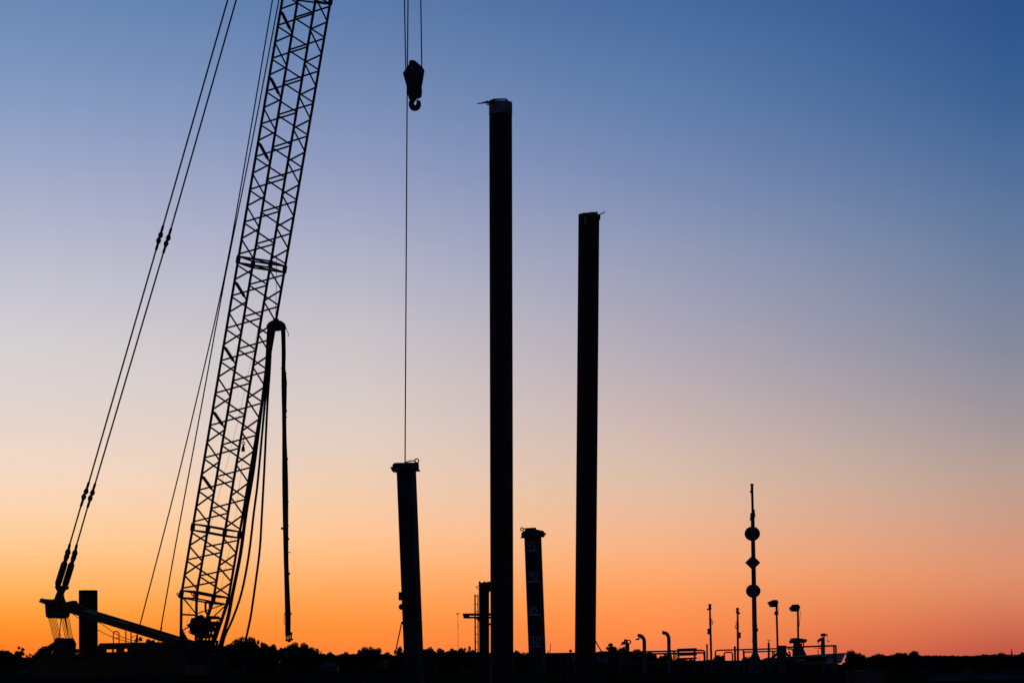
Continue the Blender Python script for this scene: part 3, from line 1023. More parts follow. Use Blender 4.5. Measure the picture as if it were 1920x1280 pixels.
for txt, x0, x1, y0, y1, ux0, ux1, uy in ((('9', '5'), 988, 1004, 1016, 1028.5, 987, 1008, 1031.3), (('9', '0'), 991.5, 1009.5, 1071, 1087, 988.5, 1012, 1090),
                                          (('8', '5'), 993.5, 1008.5, 1137.5, 1149, 990.5, 1012.5, 1151.7), (('8b', '0'), 995.5, 1014.5, 1192, 1208, 993, 1015, 1211)):
    for i, dg in enumerate(txt):
        w_ = (x1 - x0) / 2
        mb = MB()
        for st in DIG[dg]:
            stroke(mb, [spud_face(x0 + w_ * (i + u_ * .92), y1 - v_ * (y1 - y0)) for u_, v_ in st], .021)
        part('painted_numeral', mb, 'marking_paint', s4)
    mb = MB()
    stroke(mb, [spud_face(ux0, uy + .3), spud_face(ux1, uy - .3)], .028)
    part('painted_line', mb, 'marking_paint', s4)

# ------------------------------------------------------------------ guide column with ladder behind the tallest pile
gcol = thing('guide_column', at(907, 1262, 121), 'steel column with a ladder and side arm just left of the tallest pile', 'column')
YC = 121.0
def G(x, y, o=0.0):
    return at(x, y, YC + o)


part('column', MB().prism([G(x, y, -.2) for x, y in ((897.7, 1096), (917, 1096), (917.3, 1275), (898.6, 1275))], Vector((0, .46, 0))), 'spud_steel', gcol)
part('column_head', MB().prism([G(x, y, -.28) for x, y in ((897.6, 1089), (900.8, 1089), (901.2, 1091.3), (905.5, 1091.3), (907, 1089.3), (910, 1089.3), (911.3, 1091.5), (914, 1089.5), (924, 1089.5), (924, 1104), (917, 1109), (916, 1097.5), (897.6, 1097.5))], Vector((0, .6, 0))), 'dark_steel', gcol)
part('head_bracket', MB().tube([G(898, 1097.3), G(892.5, 1100), G(897.5, 1104)], .02, 5), 'dark_steel', gcol)
for x, w in ((890.6, 2.6), (896.0, 1.8)):
    part('ladder_rail', MB().tube([G(x, 1113.5, -.3), G(x + .8, 1262, -.3)], px_r(w, YC), 6), 'dark_steel', gcol)
y = 1117.5
while y < 1262:
    part('ladder_rung', MB().tube([G(890.6, y, -.3), G(896.5, y, -.3)], .017, 5), 'dark_steel', gcol)
    y += 14.2
part('arm_beam', MB().prism([G(x, y, -.36) for x, y in ((867.4, 1149.2), (930, 1148.6), (930, 1153.2), (868, 1153.6))], Vector((0, .3, 0))), 'dark_steel', gcol)
part('arm_beam', MB().prism([G(x, y, -.35) for x, y in ((868.5, 1155.3), (930, 1154.9), (930, 1158.4), (870.3, 1158.6), (868.6, 1157))], Vector((0, .3, 0))), 'dark_steel', gcol)
part('arm_end', MB().prism([G(x, y, -.355) for x, y in ((867.6, 1151), (880, 1151), (880, 1157), (869.3, 1157.8))], Vector((0, .28, 0))), 'dark_steel', gcol)
part('arm_knee', MB().prism([G(x, y, -.3) for x, y in ((892, 1158), (900, 1158), (900, 1167))], Vector((0, .1, 0))), 'dark_steel', gcol)
part('arm_stub', MB().box(G(920, 1169.5), X * .09, Vector((0, .1, 0)), Z * .05), 'dark_steel', gcol)

# pile template round the second pile, pipe elbow, crates by the leaning post
tp = thing('pile_template', at(1098, 1262, 115.5), 'dark steel guide frame around the foot of the second pile', 'frame')
for x0, x1, y0, y1, o in ((1064, 1076, 1244, 1290, -1.6), (1121, 1130, 1244, 1290, -1.6), (1060, 1134, 1243, 1250, -1.9), (1060, 1134, 1272, 1279, -1.9)):
    part('guide_beam', MB().prism([at(a, b, 117 + o) for a, b in ((x0, y0), (x1, y0 - .3), (x1, y1), (x0, y1))], Vector((0, .3, 0))), 'barge_hull', tp)
pe = thing('pipe_elbow', at(818, 1262, 114), 'thick bent pipe with a lifting eye beside the foot of the leaning post', 'pipe')
part('elbow', MB().tube(smooth_path([at(x, y, 114) for x, y in ((788, 1221.5), (800, 1221), (810, 1222.5), (817, 1228), (820, 1238), (820.5, 1262))]), .115, 14), 'dark_steel', pe, True)
part('lifting_eye', MB().torus(at(807.5, 1214.8, 114), Vector((0, 1, 0)), .05, .028, 12, 6), 'dark_steel', pe)
part('eye_plate', MB().box(at(809, 1218, 114), X * .09, Vector((0, .04, 0)), Z * .05), 'dark_steel', pe)
cr1 = thing('tool_crate', at(720, 1262, 113), 'pale topped low crate on the barge left of the leaning post', 'crate')
part('crate_body', MB().box(at(718, 1247, 113), X * .20, Vector((0, .3, 0)), Z * .14), 'timber', cr1)
part('crate_lid', MB().box(at(718, 1239, 113), X * .13, Vector((0, .32, 0)), Z * .05), 'galvanised', cr1)

# trestle right of the boom foot
tr = thing('stand', at(405, 1262, 117), 'splayed dark stand with a pale sheet right of the boom foot', 'stand')
for a, b in (((408, 1200), (394, 1262)), ((404, 1226), (388, 1262)), ((403, 1226), (417, 1262)), ((411, 1212), (412, 1262)), ((417, 1222), (428, 1262))):
    part('leg', MB().tube([at(*a, 117), at(*b, 117)], .055, 8), 'dark_steel', tr)
part('sheet', MB().prism([at(x, y, 117.15) for x, y in ((413, 1228), (419, 1228), (427, 1258), (416, 1258))], Vector((0, .02, 0))), 'canvas', tr)
part('shelf', MB().box(at(399, 1226, 117), X * .16, Vector((0, .15, 0)), Z * .02), 'galvanised', tr)
part('shelf_plate', MB().prism([at(x, y, 117.2) for x, y in ((393, 1232), (400, 1232), (392, 1258), (383, 1258))], Vector((0, .03, 0))), 'timber', tr)

# ------------------------------------------------------------------ work barge: house, sign, pipes, rails, masts
def Bp(px, py, o=0.0):
    return at(px, py, YB(px) + o)


house = thing('deck_house', Bp(1090, 1262, 3), 'low dark deck house with the name board, behind the foot of the second pile', 'deck house')
part('wall', MB().prism([Bp(1016, 1223.6, 2), Bp(1160, 1220.5, 2), Bp(1160, 1264, 2), Bp(1016, 1266, 2)], W * 2.2), 'barge_hull', house)
part('roof', MB().prism([Bp(1014, 1223.4, 1.85), Bp(1044, 1222.9, 1.85), Bp(1118, 1221.6, 1.85), Bp(1126, 1219.8, 1.85), Bp(1150, 1219.6, 1.85), Bp(1162, 1220.6, 1.85), Bp(1162, 1222, 1.85), Bp(1014, 1225, 1.85)], W * 2.5), 'deck_plate', house)
part('roof_vent', MB().lathe(Bp(1069.8, 1224, 3), Bp(1069.8, 1217, 3), ((0, .03), (.4, .03), (.42, .06), (.55, .072), (.8, .072), (1, .04)), 12), 'dark_steel', house, True)
part('roof_post', MB().tube([Bp(1031.6, 1224, 3), Bp(1032.2, 1205.5, 3)], .016, 6), 'dark_steel', house)
part('roof_post', MB().tube([Bp(1027.8, 1224, 3), Bp(1027.8, 1219, 3)], .022, 6), 'dark_steel', house)
board = thing('name_board', Bp(1110, 1262, 1.8), 'dark framed board lettered with a boat name, half behind the second pile', 'sign')
part('board', MB().prism([Bp(1060, 1226, 1.80), Bp(1156, 1223.6, 1.80), Bp(1156, 1263, 1.80), Bp(1060, 1265, 1.80)], W * .05), 'sign_board', board)
for a, b in (((1061, 1227.8), (1155.2, 1225.3)), ((1155.2, 1225.3), (1155.2, 1262))):
    part('frame_strip', MB().tube([Bp(*a, 1.78), Bp(*b, 1.78)], .011, 4), 'canvas', board)
xd = (Bp(1143, 1239, 1.77) - Bp(1121, 1239.4, 1.77)).normalized()
zd = ZT
lettering('Kay', Bp(1121.2, 1239.6, 1.775), xd, zd, .225, 'sign_white', board, 'name_lettering', .0, 1.12)
lettering('T', Bp(1071.5, 1241, 1.775), xd, zd, .225, 'sign_white', board, 'name_lettering', .0, 1.0)
lettering('r', Bp(1114, 1239.8, 1.775), xd, zd, .225, 'sign_white', board, 'name_lettering', .0, 1.0)
emb = part('emblem_plate', MB().prism([Bp(1139, 1245, 1.79), Bp(1155, 1244.6, 1.79), Bp(1155, 1261.6, 1.79), Bp(1139, 1262, 1.79)], W * .01), 'canvas', board)
part('emblem_field', MB().prism([Bp(1139.8, 1246, 1.782), Bp(1154.3, 1245.6, 1.782), Bp(1154.3, 1256.8, 1.782), Bp(1139.8, 1257.2, 1.782)], W * .005), 'sign_board', emb)
lettering('M', Bp(1140.6, 1255.8, 1.778), xd, zd, .20, 'pole_grey', emb, 'emblem_lettering', .01, 1.0)
lettering('C', Bp(1149, 1251, 1.778), xd, zd, .085, 'pole_grey', emb, 'emblem_lettering', .01, 1.0)
lettering('M', Bp(1149, 1255.8, 1.778), xd, zd, .085, 'pole_grey', emb, 'emblem_lettering', .01, 1.0)

# bulwark behind the pipes
bw = thing('bulwark', Bp(1380, 1262, 4), 'long black bulwark plate at the back of the work barge', 'wall')
part('plate', MB().prism([Bp(1160, 1238.5, 4), Bp(1330, 1237.5, 4), Bp(1440, 1237, 4), Bp(1500, 1238, 4), Bp(1500, 1266, 4), Bp(1160, 1266, 4)], W * .08), 'barge_hull', bw)
for px in range(1180, 1500, 32):
    part('stiffener', MB().prism([Bp(px, 1241, 3.9), Bp(px + 3, 1241, 3.9), Bp(px + 3, 1264, 3.9), Bp(px, 1264, 3.9)], W * .08), 'barge_hull', bw)
dk = thing('deck_locker', Bp(1300, 1262, 1), 'long low black locker on the work barge below the slatted rack', 'locker')
part('locker_body', MB().prism([Bp(1160, 1243, 1.2), Bp(1480, 1238.5, 1.2), Bp(1480, 1262, 1.2), Bp(1160, 1266, 1.2)], W * 1.2), 'barge_hull', dk)
for px in range(1200, 1480, 56):
    part('lid_seam', MB().prism([Bp(px, 1243, 1.18), Bp(px + 1, 1243, 1.18), Bp(px + 1, 1264, 1.18), Bp(px, 1264, 1.18)], W * .03), 'dark_steel', dk)

# exhaust pipes
e1 = thing('exhaust_pipe', Bp(1176, 1255, 0), 'short exhaust pipe with its open mouth facing the camera', 'pipe', 'exhaust pipes on the work barge')
part('stack', MB().tube([Bp(1176.6, 1262), Bp(1176.2, 1208), Bp(1176, 1205.6, -.02)], px_r(7.4, 117), 14), 'dark_steel', e1, True)
part('mouth', MB().torus(Bp(1179.2, 1202.6, -.1), Vector((.1, -1, .05)), .075, .028, 18, 8), 'galvanised', e1, True)
part('flap', MB().torus(Bp(1173.2, 1201.2, -.1), Vector((.3, -1, .05)), .055, .042, 14, 8), 'dark_steel', e1)
e2 = thing('exhaust_pipe', Bp(1208, 1255, 0), 'bent exhaust pipe with a rain flap hanging open on the left', 'pipe', 'exhaust pipes on the work barge')
part('stack', MB().tube(smooth_path([Bp(x, y) for x, y in ((1208.6, 1262), (1208.2, 1225), (1208, 1203), (1207, 1197.5), (1204, 1193), (1200, 1191), (1196.4, 1190.6))]), px_r(6.4, 117), 12), 'galvanised', e2, True)
part('mouth_ring', MB().torus(Bp(1196.6, 1190.8), Vector((1, .1, .05)), .06, .02, 14, 6), 'dark_steel', e2)
part('flap', MB().tube([Bp(1191.4, 1198.4), Bp(1194, 1197.6), Bp(1197, 1197.4), Bp(1199, 1196)], [.015, .04, .045, .015], 10), 'dark_steel', e2)
part('flap_hinge', MB().tube([Bp(1198, 1196.8), Bp(1201, 1194.5)], .025, 6), 'dark_steel', e2)
e3 = thing('exhaust_pipe', Bp(1254, 1255, 0), 'tallest bent exhaust pipe, beside the slatted rack', 'pipe', 'exhaust pipes on the work barge')
part('stack', MB().tube(smooth_path([Bp(x, y) for x, y in ((1254.8, 1262), (1254.4, 1225), (1254, 1198), (1253, 1192), (1250, 1187.5), (1246.5, 1185.7), (1243, 1185.6))]), px_r(6.2, 117), 12), 'galvanised', e3, True)
part('mouth_ring', MB().torus(Bp(1242.8, 1185.8), Vector((1, .1, 0)), .062, .022, 14, 6), 'dark_steel', e3)
part('flap_pin', MB().tube([Bp(1242.6, 1183), Bp(1241.6, 1180.8)], .018, 6), 'dark_steel', e3)

# slatted rack
sr = thing('slatted_rack', Bp(1288, 1255, .6), 'dark slatted rack between the tallest exhaust pipe and the red lamp pole', 'rack')
for y, w in ((1216.3, 3.8), (1225.6, 5.2), (1233.6, 3.6), (1241, 3)):
    part('slat', MB().prism([Bp(1269.5, y - w / 2 + .8, .6), Bp(1306.2, y - w / 2 - .5, .6), Bp(1306.2, y + w / 2 - .5, .6), Bp(1269.5, y + w / 2 + .8, .6)], W * .05), 'timber', sr)
for px in (1270, 1300.5):
    part('upright', MB().prism([Bp(px, 1216, .66), Bp(px + 3.2, 1216, .66), Bp(px + 3.2, 1262, .66), Bp(px, 1262, .66)], W * .06), 'timber', sr)


def railing(label, rails, posts, material='rail_yellow', o=0.0, w=2.6):
    t = thing('railing', Bp(posts[0][0], 1262, o), label, 'railing', 'railings on the work barge')
    for pts in rails:
        part('rail', MB().tube([Bp(x, y, o) for x, y in pts], px_r(w, 117), 8), material, t, True)
    for x, y in posts:
        part('post', MB().tube([Bp(x, y, o), Bp(x + .9, 1263, o)], px_r(w, 117), 8), material, t, True)
    return t


railing('yellow railing passing the bent exhaust pipes and the slatted rack', [[(1160, 1222.3), (1316, 1218.3), (1320, 1219.2), (1321.6, 1222.5), (1321.8, 1240)],
        [(1160, 1226.3), (1316, 1222.8), (1319, 1223.6), (1320.2, 1227)], [(1160, 1243.5), (1322, 1239.5)]], [(1162, 1222.5), (1207.6, 1221.4), (1263.6, 1219.8), (1320.2, 1221)], o=-1.0)
railing('inner railing post pair with two rails behind the slatted rack', [[(1255, 1225), (1316, 1223.4)]], [(1267.2, 1224)], 'pole_grey', 1.4, 1.8)
railing('railing between the red lamp pole and the timber post with braces', [[(1341.3, 1242), (1341.3, 1222), (1342.5, 1219.4), (1346, 1218.3), (1459, 1215.2)]], [(1341.4, 1224), (1394, 1218)], o=-.6, w=2.3)
railing('lower railing that starts behind the green lamp pole and runs right', [[(1394.6, 1240), (1394.6, 1223.5), (1396, 1221.6), (1459, 1219.8)]], [(1395.2, 1223), (1448.6, 1221), (1451.6, 1221)], 'pole_grey', .6, 2.0)
railing('small hoop rail between the two lamp poles', [[(1358, 1245), (1358, 1225), (1359, 1222.6), (1361.5, 1222), (1370, 1221.8), (1372.6, 1222.8), (1373.4, 1225.5), (1373.4, 1245)]], [(1358.2, 1226), (1373.4, 1226)], 'pole_grey', .3, 2.2)
railing('end railing around the small white boat', [[(1475, 1212.8), (1567, 1209.6), (1567.6, 1212)], [(1478, 1232), (1568, 1230.6)], [(1556, 1210), (1564, 1209.8)]], [(1493.6, 1212.3), (1563.6, 1210.6), (1567.4, 1210)], o=-1.2, w=2.6)

# plain bollard posts
for px, y0, w, lab in ((1325.6, 1207, 2.8, 'thin plain post just left of the red lamp pole'), (1377.8, 1211, 3.6, 'thicker plain post just left of the green lamp pole')):
    t = thing('bollard_post', Bp(px, 1262), lab, 'post', 'plain posts on the work barge')
    part('post', MB().lathe(Bp(px + 1, 1262), Bp(px, y0), ((0, px_r(w, 117)), (.97, px_r(w, 117)), (1, px_r(w * .7, 117))), 10), 'pole_grey', t, True)
    part('cap', MB().lathe(Bp(px, y0 + 2), Bp(px, y0 - .4), ((0, px_r(w * 1.1, 117)), (1, px_r(w * .9, 117))), 10), 'dark_steel', t)
t = thing('bollard_post', Bp(1441.5, 1262), 'post with a thin cross pin on top, left of the first floodlight pole', 'post', 'plain posts on the work barge')
part('post', MB().tube([Bp(1441.8, 1262, .2), Bp(1441.3, 1206, .2), Bp(1441.2, 1204, .2)], [px_r(3.6, 116), px_r(3.6, 116), px_r(2.6, 116)], 10), 'pole_grey', t, True)
part('spindle', MB().tube([Bp(1441.2, 1205, .2), Bp(1441.2, 1199, .2)], .018, 6), 'dark_steel', t)
part('cross_pin', MB().tube([Bp(1437.6, 1199.4, .2), Bp(1446, 1199.4, .2)], .008, 5), 'galvanised', t)


def lamp_pole(label, top, bot, side, lens):
    """navigation light pole: lamp on top, second lamp lower on the given side"""
    t = thing('lamp_pole', Bp(bot[0], 1262), label, 'lamp pole', 'navigation lamp poles on the work barge')
    x, y = top
    def L(k):
        return x + (bot[0] - x) * (k - y) / (bot[1] - y)
    part('pole', MB().tube([Bp(L(y + 8), y + 8), Bp(L(y + 44), y + 44), Bp(*bot)], [px_r(3.0, 117), px_r(3.6, 117), px_r(4.0, 117)], 10), 'pole_grey', t, True)
    for yy, sx in ((y, -side * 0.2), (y + 46, side * 3.0)):
        a = thing if False else None
        xx = L(yy) + sx
        part('lamp_base', MB().lathe(Bp(xx, yy + 10.5), Bp(xx, yy + 6.6), ((0, .055), (.4, .07), (1, .07)), 12), 'dark_steel', t, True)
        part('lamp_lens', MB().lathe(Bp(xx, yy + 6.8), Bp(xx, yy + 2.6), ((0, .058), (1, .058)), 12), lens, t, True)
        part('lamp_cap', MB().lathe(Bp(xx, yy + 2.8), Bp(xx, yy - .4), ((0, .072), (.5, .075), (1, .04)), 12), 'dark_steel', t, True)
    part('bracket', MB().prism([Bp(L(y) + side * q, yy, -.05) for q, yy in ((0, y + 7), (3.6, y + 8.2), (5.4, y + 10), (5, y + 11.6), (0, y + 11))], Vector((0, .1, 0))), 'dark_steel', t)
    for k in range(5):
        yy = y + 27 + k * 2.6
        sgn = 1 if k % 2 else -1
        part('cable_coil', MB().torus(Bp(L(yy) + sgn * 1.2 - side * .8, yy), Vector((.2, .6 * sgn, 1)), .045, .014, 10, 5), 'rubber', t)
    part('cable', MB().tube(smooth_path([Bp(L(y + 28), y + 28), Bp(L(y + 33) - side * 4.2, y + 33), Bp(L(y + 37) - side * 4.6, y + 37), Bp(L(y + 41) - side, y + 41)]), .012, 5), 'rubber', t)
    return t


lamp_pole('slim pole with two red lamp housings, beside the slatted rack', (1330.8, 1131.8), (1334.4, 1262), -1, 'lens_red')
lamp_pole('slim pole with two green lamp housings, left of the signal mast', (1383.0, 1139.0), (1383.8, 1262), 1, 'lens_green')

# signal mast with ball - diamond - ball
sm = thing('signal_mast', Bp(1416, 1262, -.3), 'tall mast carrying a black ball, diamond and ball', 'mast')
YM = YB(1412) - .3
def M_(x, y, o=0.0):
    return at(x, y, YM + o)


part('mast', MB().tube([M_(1418, 1262), M_(1415.6, 1215), M_(1413.2, 1080), M_(1411.2, 968), M_(1410.6, 960)], [px_r(9.6, YM), px_r(8.8, YM), px_r(8, YM), px_r(6.6, YM), px_r(4, YM)], 12), 'pole_grey', sm, True)
part('topmast', MB().tube([M_(1411.4, 966), M_(1410.2, 914)], px_r(4.2, YM), 8), 'pole_grey', sm, True)
part('top_lamp', MB().lathe(M_(1410.1, 916), M_(1410, 906), ((0, .06), (.2, .07), (.25, .055), (.6, .055), (.65, .075), (.9, .07), (1, .03)), 12), 'dark_steel', sm, True)
part('lamp_bracket', MB().box(M_(1407.8, 921), X * .035, Vector((0, .05, 0)), Z * .06), 'dark_steel', sm)
for x, y, w, hh_ in ((1413, 959, .05, .10), (1408.6, 966, .04, .10), (1414, 966, .045, .09), (1407.5, 972.5, .03, .06)):
    part('clamp', MB().box(M_(x, y, -.06), X * w, Vector((0, .06, 0)), Z * hh_), 'dark_steel', sm)
part('mast_lamp', MB().lathe(M_(1411, 963, -.1), M_(1411, 958.6, -.1), ((0, .05), (1, .05)), 10), 'lens_red', sm, True)


def shape(kind, x, y, rw, rh):
    c = M_(x, y, .17)
    k = F / YM
    mb = MB()
    if kind == 'ball':
        poly = [(rw / k * math.cos(a), rh / k * math.sin(a)) for a in [2 * math.pi * i / 36 for i in range(36)]]
    else:
        poly = [(rw / k, 0), (0, rh / k), (-rw / k, 0), (0, -rh / k)]
    mb.prism([c + X * a + Z * b for a, b in poly], Vector((0, .012, 0)))
    o = part('day_shape', mb, 'black_shape', sm, label='black %s day shape of two crossed plates' % kind)
    mb = MB()
    mb.prism([c + Vector((-.006, a + .006, b)) for a, b in poly if True], Vector((.012, 0, 0)))
    part('crossed_plate', mb, 'black_shape', o)
    part('mount', MB().tube([c, M_(x, y, .0)], .03, 6), 'dark_steel', o)


shape('ball', 1410.6, 1000, 14.6, 13.6)
shape('diamond', 1411.4, 1054.2, 14.4, 14.6)
shape('ball', 1412.3, 1107.2, 13.8, 12.8)
for x, y in ((1414.8, 1075), (1414.8, 1079), (1415, 1072), (1417.4, 1172), (1419, 1180)):
    part('clamp', MB().box(M_(x, y, -.1), X * .05, Vector((0, .05, 0)), Z * .07), 'dark_steel', sm)
part('halyard', MB().tube(smooth_path([M_(1411, 1155, -.1), M_(1412.3, 1185, -.1), M_(1411, 1200, -.1), M_(1412.6, 1208, -.1), M_(1411.8, 1215, -.1)]), .014, 5), 'rubber', sm)
part('cleat', MB().tube([M_(1409.8, 1200.4, -.1), M_(1414, 1203, -.1)], .03, 6), 'dark_steel', sm)
for s_ in (-1, 1):
    part('gusset', MB().prism([M_(1415.8, 1219, 0), M_(1415.8 + s_ * 3.5, 1219.5, 0), M_(1415.8 + s_ * 11.5, 1238.5, 0), M_(1415.8 + s_ * 12, 1262, 0), M_(1415.8, 1262, 0)], Vector((0, .03, 0))), 'pole_grey', sm)
part('gusset', MB().prism([M_(1416, 1219, -.05), M_(1416.4, 1262, -.35), M_(1416.4, 1262, .35), M_(1416, 1219, .05)], X * .03), 'pole_grey', sm)


# floodlights
def floodlight(label, head, pole, cable, clamp):
    t = thing('floodlight', Bp(pole[-1][0], 1262), label, 'floodlight', 'floodlights on the work barge')
    part('pole', MB().tube([Bp(x, y) for x, y in pole], px_r(3.3, 116), 8), 'dark_steel', t, True)
    pts = [Bp(x, y, -.16) for x, y in head]
    part('lamp_head', MB().prism(pts, Vector((0, .42, 0))), 'dark_steel', t)
    part('lamp_glass', MB().prism([Bp(head[0][0] + .3, head[0][1] + 1, -.13), Bp(head[-1][0] - .2, head[-1][1] - .5, -.13), Bp(head[-1][0] - 1, head[-1][1] - .4, -.13), Bp(head[0][0] - .4, head[0][1] + 1.4, -.13)], Vector((0, .36, 0))), 'window_glass', t)
    part('yoke', MB().tube([Bp(pole[0][0] - 1, pole[0][1] - 5, -.2), Bp(*pole[0], -.05), Bp(pole[0][0] - 1, pole[0][1] - 5, .28)], .025, 6), 'dark_steel', t)
    part('cable', MB().tube(smooth_path([Bp(x, y, -.05) for x, y in cable]), .011, 5), 'rubber', t)
    for x, y, w, h_ in clamp:
        part('clamp', MB().box(Bp(x, y, 0), X * w, Vector((0, .07, 0)), Z * h_), 'dark_steel', t)
    return t


floodlight('floodlight with tilted head and clamp on its pole, nearer the signal mast', [(1440.2, 1128), (1450.5, 1123.8), (1457.3, 1123.8), (1460.2, 1129), (1458.6, 1131.2), (1458.4, 1137.2), (1444.8, 1137)],
           [(1456, 1136), (1456.2, 1150), (1457.4, 1190), (1459, 1262)], [(1459, 1137), (1459.4, 1144), (1458.4, 1150)], [(1455.6, 1148, .075, .06), (1455.4, 1151, .10, .02)])
floodlight('floodlight with level head, above the small boat console', [(1480.6, 1139.6), (1487.3, 1132.2), (1497.2, 1132.2), (1501, 1137.6), (1499.2, 1140), (1499, 1144), (1495.8, 1145.6), (1485, 1145.6)],
           [(1496, 1145), (1496.6, 1196), (1497, 1204)], [(1500.3, 1144), (1500.4, 1152), (1498.4, 1174)], [])

# timber post with braces
tb = thing('braced_post', Bp(1467, 1262), 'stout square post with slanting braces, right of the first floodlight pole', 'post')
part('post', MB().prism([Bp(x, y, -.1) for x, y in ((1458.8, 1209.8), (1466, 1211), (1474.6, 1209.8), (1474.8, 1262), (1459.4, 1262))], Vector((0, .35, 0))), 'timber', tb)
part('cap', MB().prism([Bp(x, y, -.14) for x, y in ((1459.4, 1209.2), (1474.4, 1209.2), (1474.6, 1212), (1459.2, 1212.6))], Vector((0, .42, 0))), 'dark_steel', tb)
for a, b in (((1462, 1221), (1433, 1244)), ((1471, 1221), (1498, 1248))):
    part('brace', MB().tube([Bp(*a), Bp(*b)], .06, 8), 'timber', tb)
for pts in (((1477, 1216), (1484, 1216), (1487, 1219), (1487, 1232)), ((1479, 1220), (1481.5, 1226), (1481, 1236)), ((1490, 1222), (1493, 1228), (1492, 1238))):
    part('hanging_strap', MB().tube(smooth_path([Bp(x, y, .2) for x, y in pts]), .035, 6), 'rubber', tb)

# davit post with crank winch
dv = thing('davit_winch', Bp(1543, 1262, -.2), 'post with a hand crank winch beside the small white boat', 'winch')
part('post', MB().tube([Bp(1543.6, 1262, -.2), Bp(1543, 1205, -.2), Bp(1543.4, 1195, -.2)], [px_r(7.4, 115), px_r(7.2, 115), px_r(5.6, 115)], 12), 'pole_grey', dv, True)
part('winch_body', MB().prism([Bp(x, y, -.3) for x, y in ((1539.6, 1186.4), (1542, 1187.4), (1545.5, 1186), (1548, 1187.4), (1552, 1188.2), (1552, 1190.2), (1548.4, 1191), (1546.4, 1193.4), (1544, 1192), (1541, 1192.4), (1539.4, 1190))], Vector((0, .2, 0))), 'dark_steel', dv)
part('winch_ring', MB().torus(Bp(1543.4, 1192.2, -.25), Vector((0, 1, 0)), .055, .022, 12, 6), 'dark_steel', dv)
part('arm', MB().tube([Bp(1543, 1199, -.2), Bp(1538, 1198, -.25), Bp(1534.6, 1200.6, -.25), Bp(1534.3, 1203.6, -.25)], [.07, .065, .06, .04], 8), 'pole_grey', dv, True)
part('crank', MB().tube([Bp(1551.6, 1190, -.35), Bp(1550.8, 1201.2, -.35)], .008, 5), 'galvanised', dv)
part('crank_grip', MB().tube([Bp(1550.6, 1201.3, -.35), Bp(1556, 1201.1, -.35)], .018, 6), 'dark_steel', dv)
part('fall_line', MB().tube([Bp(1534.2, 1203, -.25), Bp(1534, 1219, -.25)], .008, 5), 'galvanised', dv)
part('weight', MB().tube([Bp(1534, 1218, -.25), Bp(1534, 1226, -.25)], .022, 6), 'dark_steel', dv)
part('hand_wheel', MB().torus(Bp(1540, 1212, -.3), Vector((.3, 1, 0)), .085, .014, 16, 5), 'dark_steel', dv)
part('lever', MB().tube([Bp(1527, 1214.4, -.3), Bp(1541, 1214.2, -.3)], .010, 5), 'dark_steel', dv)

# small boat on the deck, bow to the right and towards the camera
bt = thing('motor_boat', Bp(1535, 1250, 1.5), 'small white motor boat with a console, bow to the right on the work barge', 'boat')
bow = Bp(1584.5, 1224, -.2)
ax_ = Vector((math.cos(math.radians(42)), -math.sin(math.radians(42)), .02)).normalized()
sx_ = Vector((math.sin(math.radians(42)), math.cos(math.radians(42)), 0))
st = []
LB = 3.35
for t in [i / 10 for i in range(11)]:                       # stern 0 .. bow 1
    half = .80 * (1 - max(0, (t - .35) / .65) ** 2.2) + .012
    shz = -.14 + .14 * t ** 1.2                              # sheer relative to the bow top
    keel = -.50 + (.0 if t < .8 else .10 * ((t - .8) / .2))
    st.append((bow + ax_ * (LB * (t - 1)), half, shz, keel, .20 * max(0, (t - .5) / .5)))
mb = MB()
rings = []
for i, (c, hf, sh, ke, rake) in enumerate(st):
    k = len(mb.v)
    bk = ax_ * (-rake)
    for s_, z_, o_ in ((hf, sh, 0), (hf * .9, sh - .18, .35), (hf * .62, ke + .06, .8), (.01, ke, 1), (-.01, ke, 1), (-hf * .62, ke + .06, .8), (-hf * .9, sh - .18, .35), (-hf, sh, 0), (-hf * .86, sh - .03, 0), (hf * .86, sh - .03, 0)):
        mb.v.append(c + sx_ * s_ + Z * z_ + bk * o_)
    rings.append(k)
mb.loft(rings, 10)
part('hull', mb, 'hull_white', bt, True)
mb = MB()
mb.tube([c + sx_ * hf + Z * (sh + .005) for c, hf, sh, ke, rk in st] + [c - sx_ * hf + Z * (sh + .005) for c, hf, sh, ke, rk in reversed(st)], .022, 6)
part('gunwale', mb, 'hull_white', bt, True)
for a, b in ((.10, .36), (.38, .62), (.64, .84)):
    pts = []
    for t in (a, b):
        i = int(t * 10)
        c, hf, sh, ke, rk = st[i]
        pts.append((c - sx_ * (hf * .97 + .012) + Z * (sh - .10), c - sx_ * (hf * .80 + .012) + Z * (sh - .26)))
    part('hull_stripe', MB().prism([pts[0][0], pts[1][0], pts[1][1], pts[0][1]], -sx_ * .008), 'hull_navy', bt)
YT_ = YB(1498) + .3
def Tt(x, y, o=0.0):
    return at(x, y, YT_ + o)


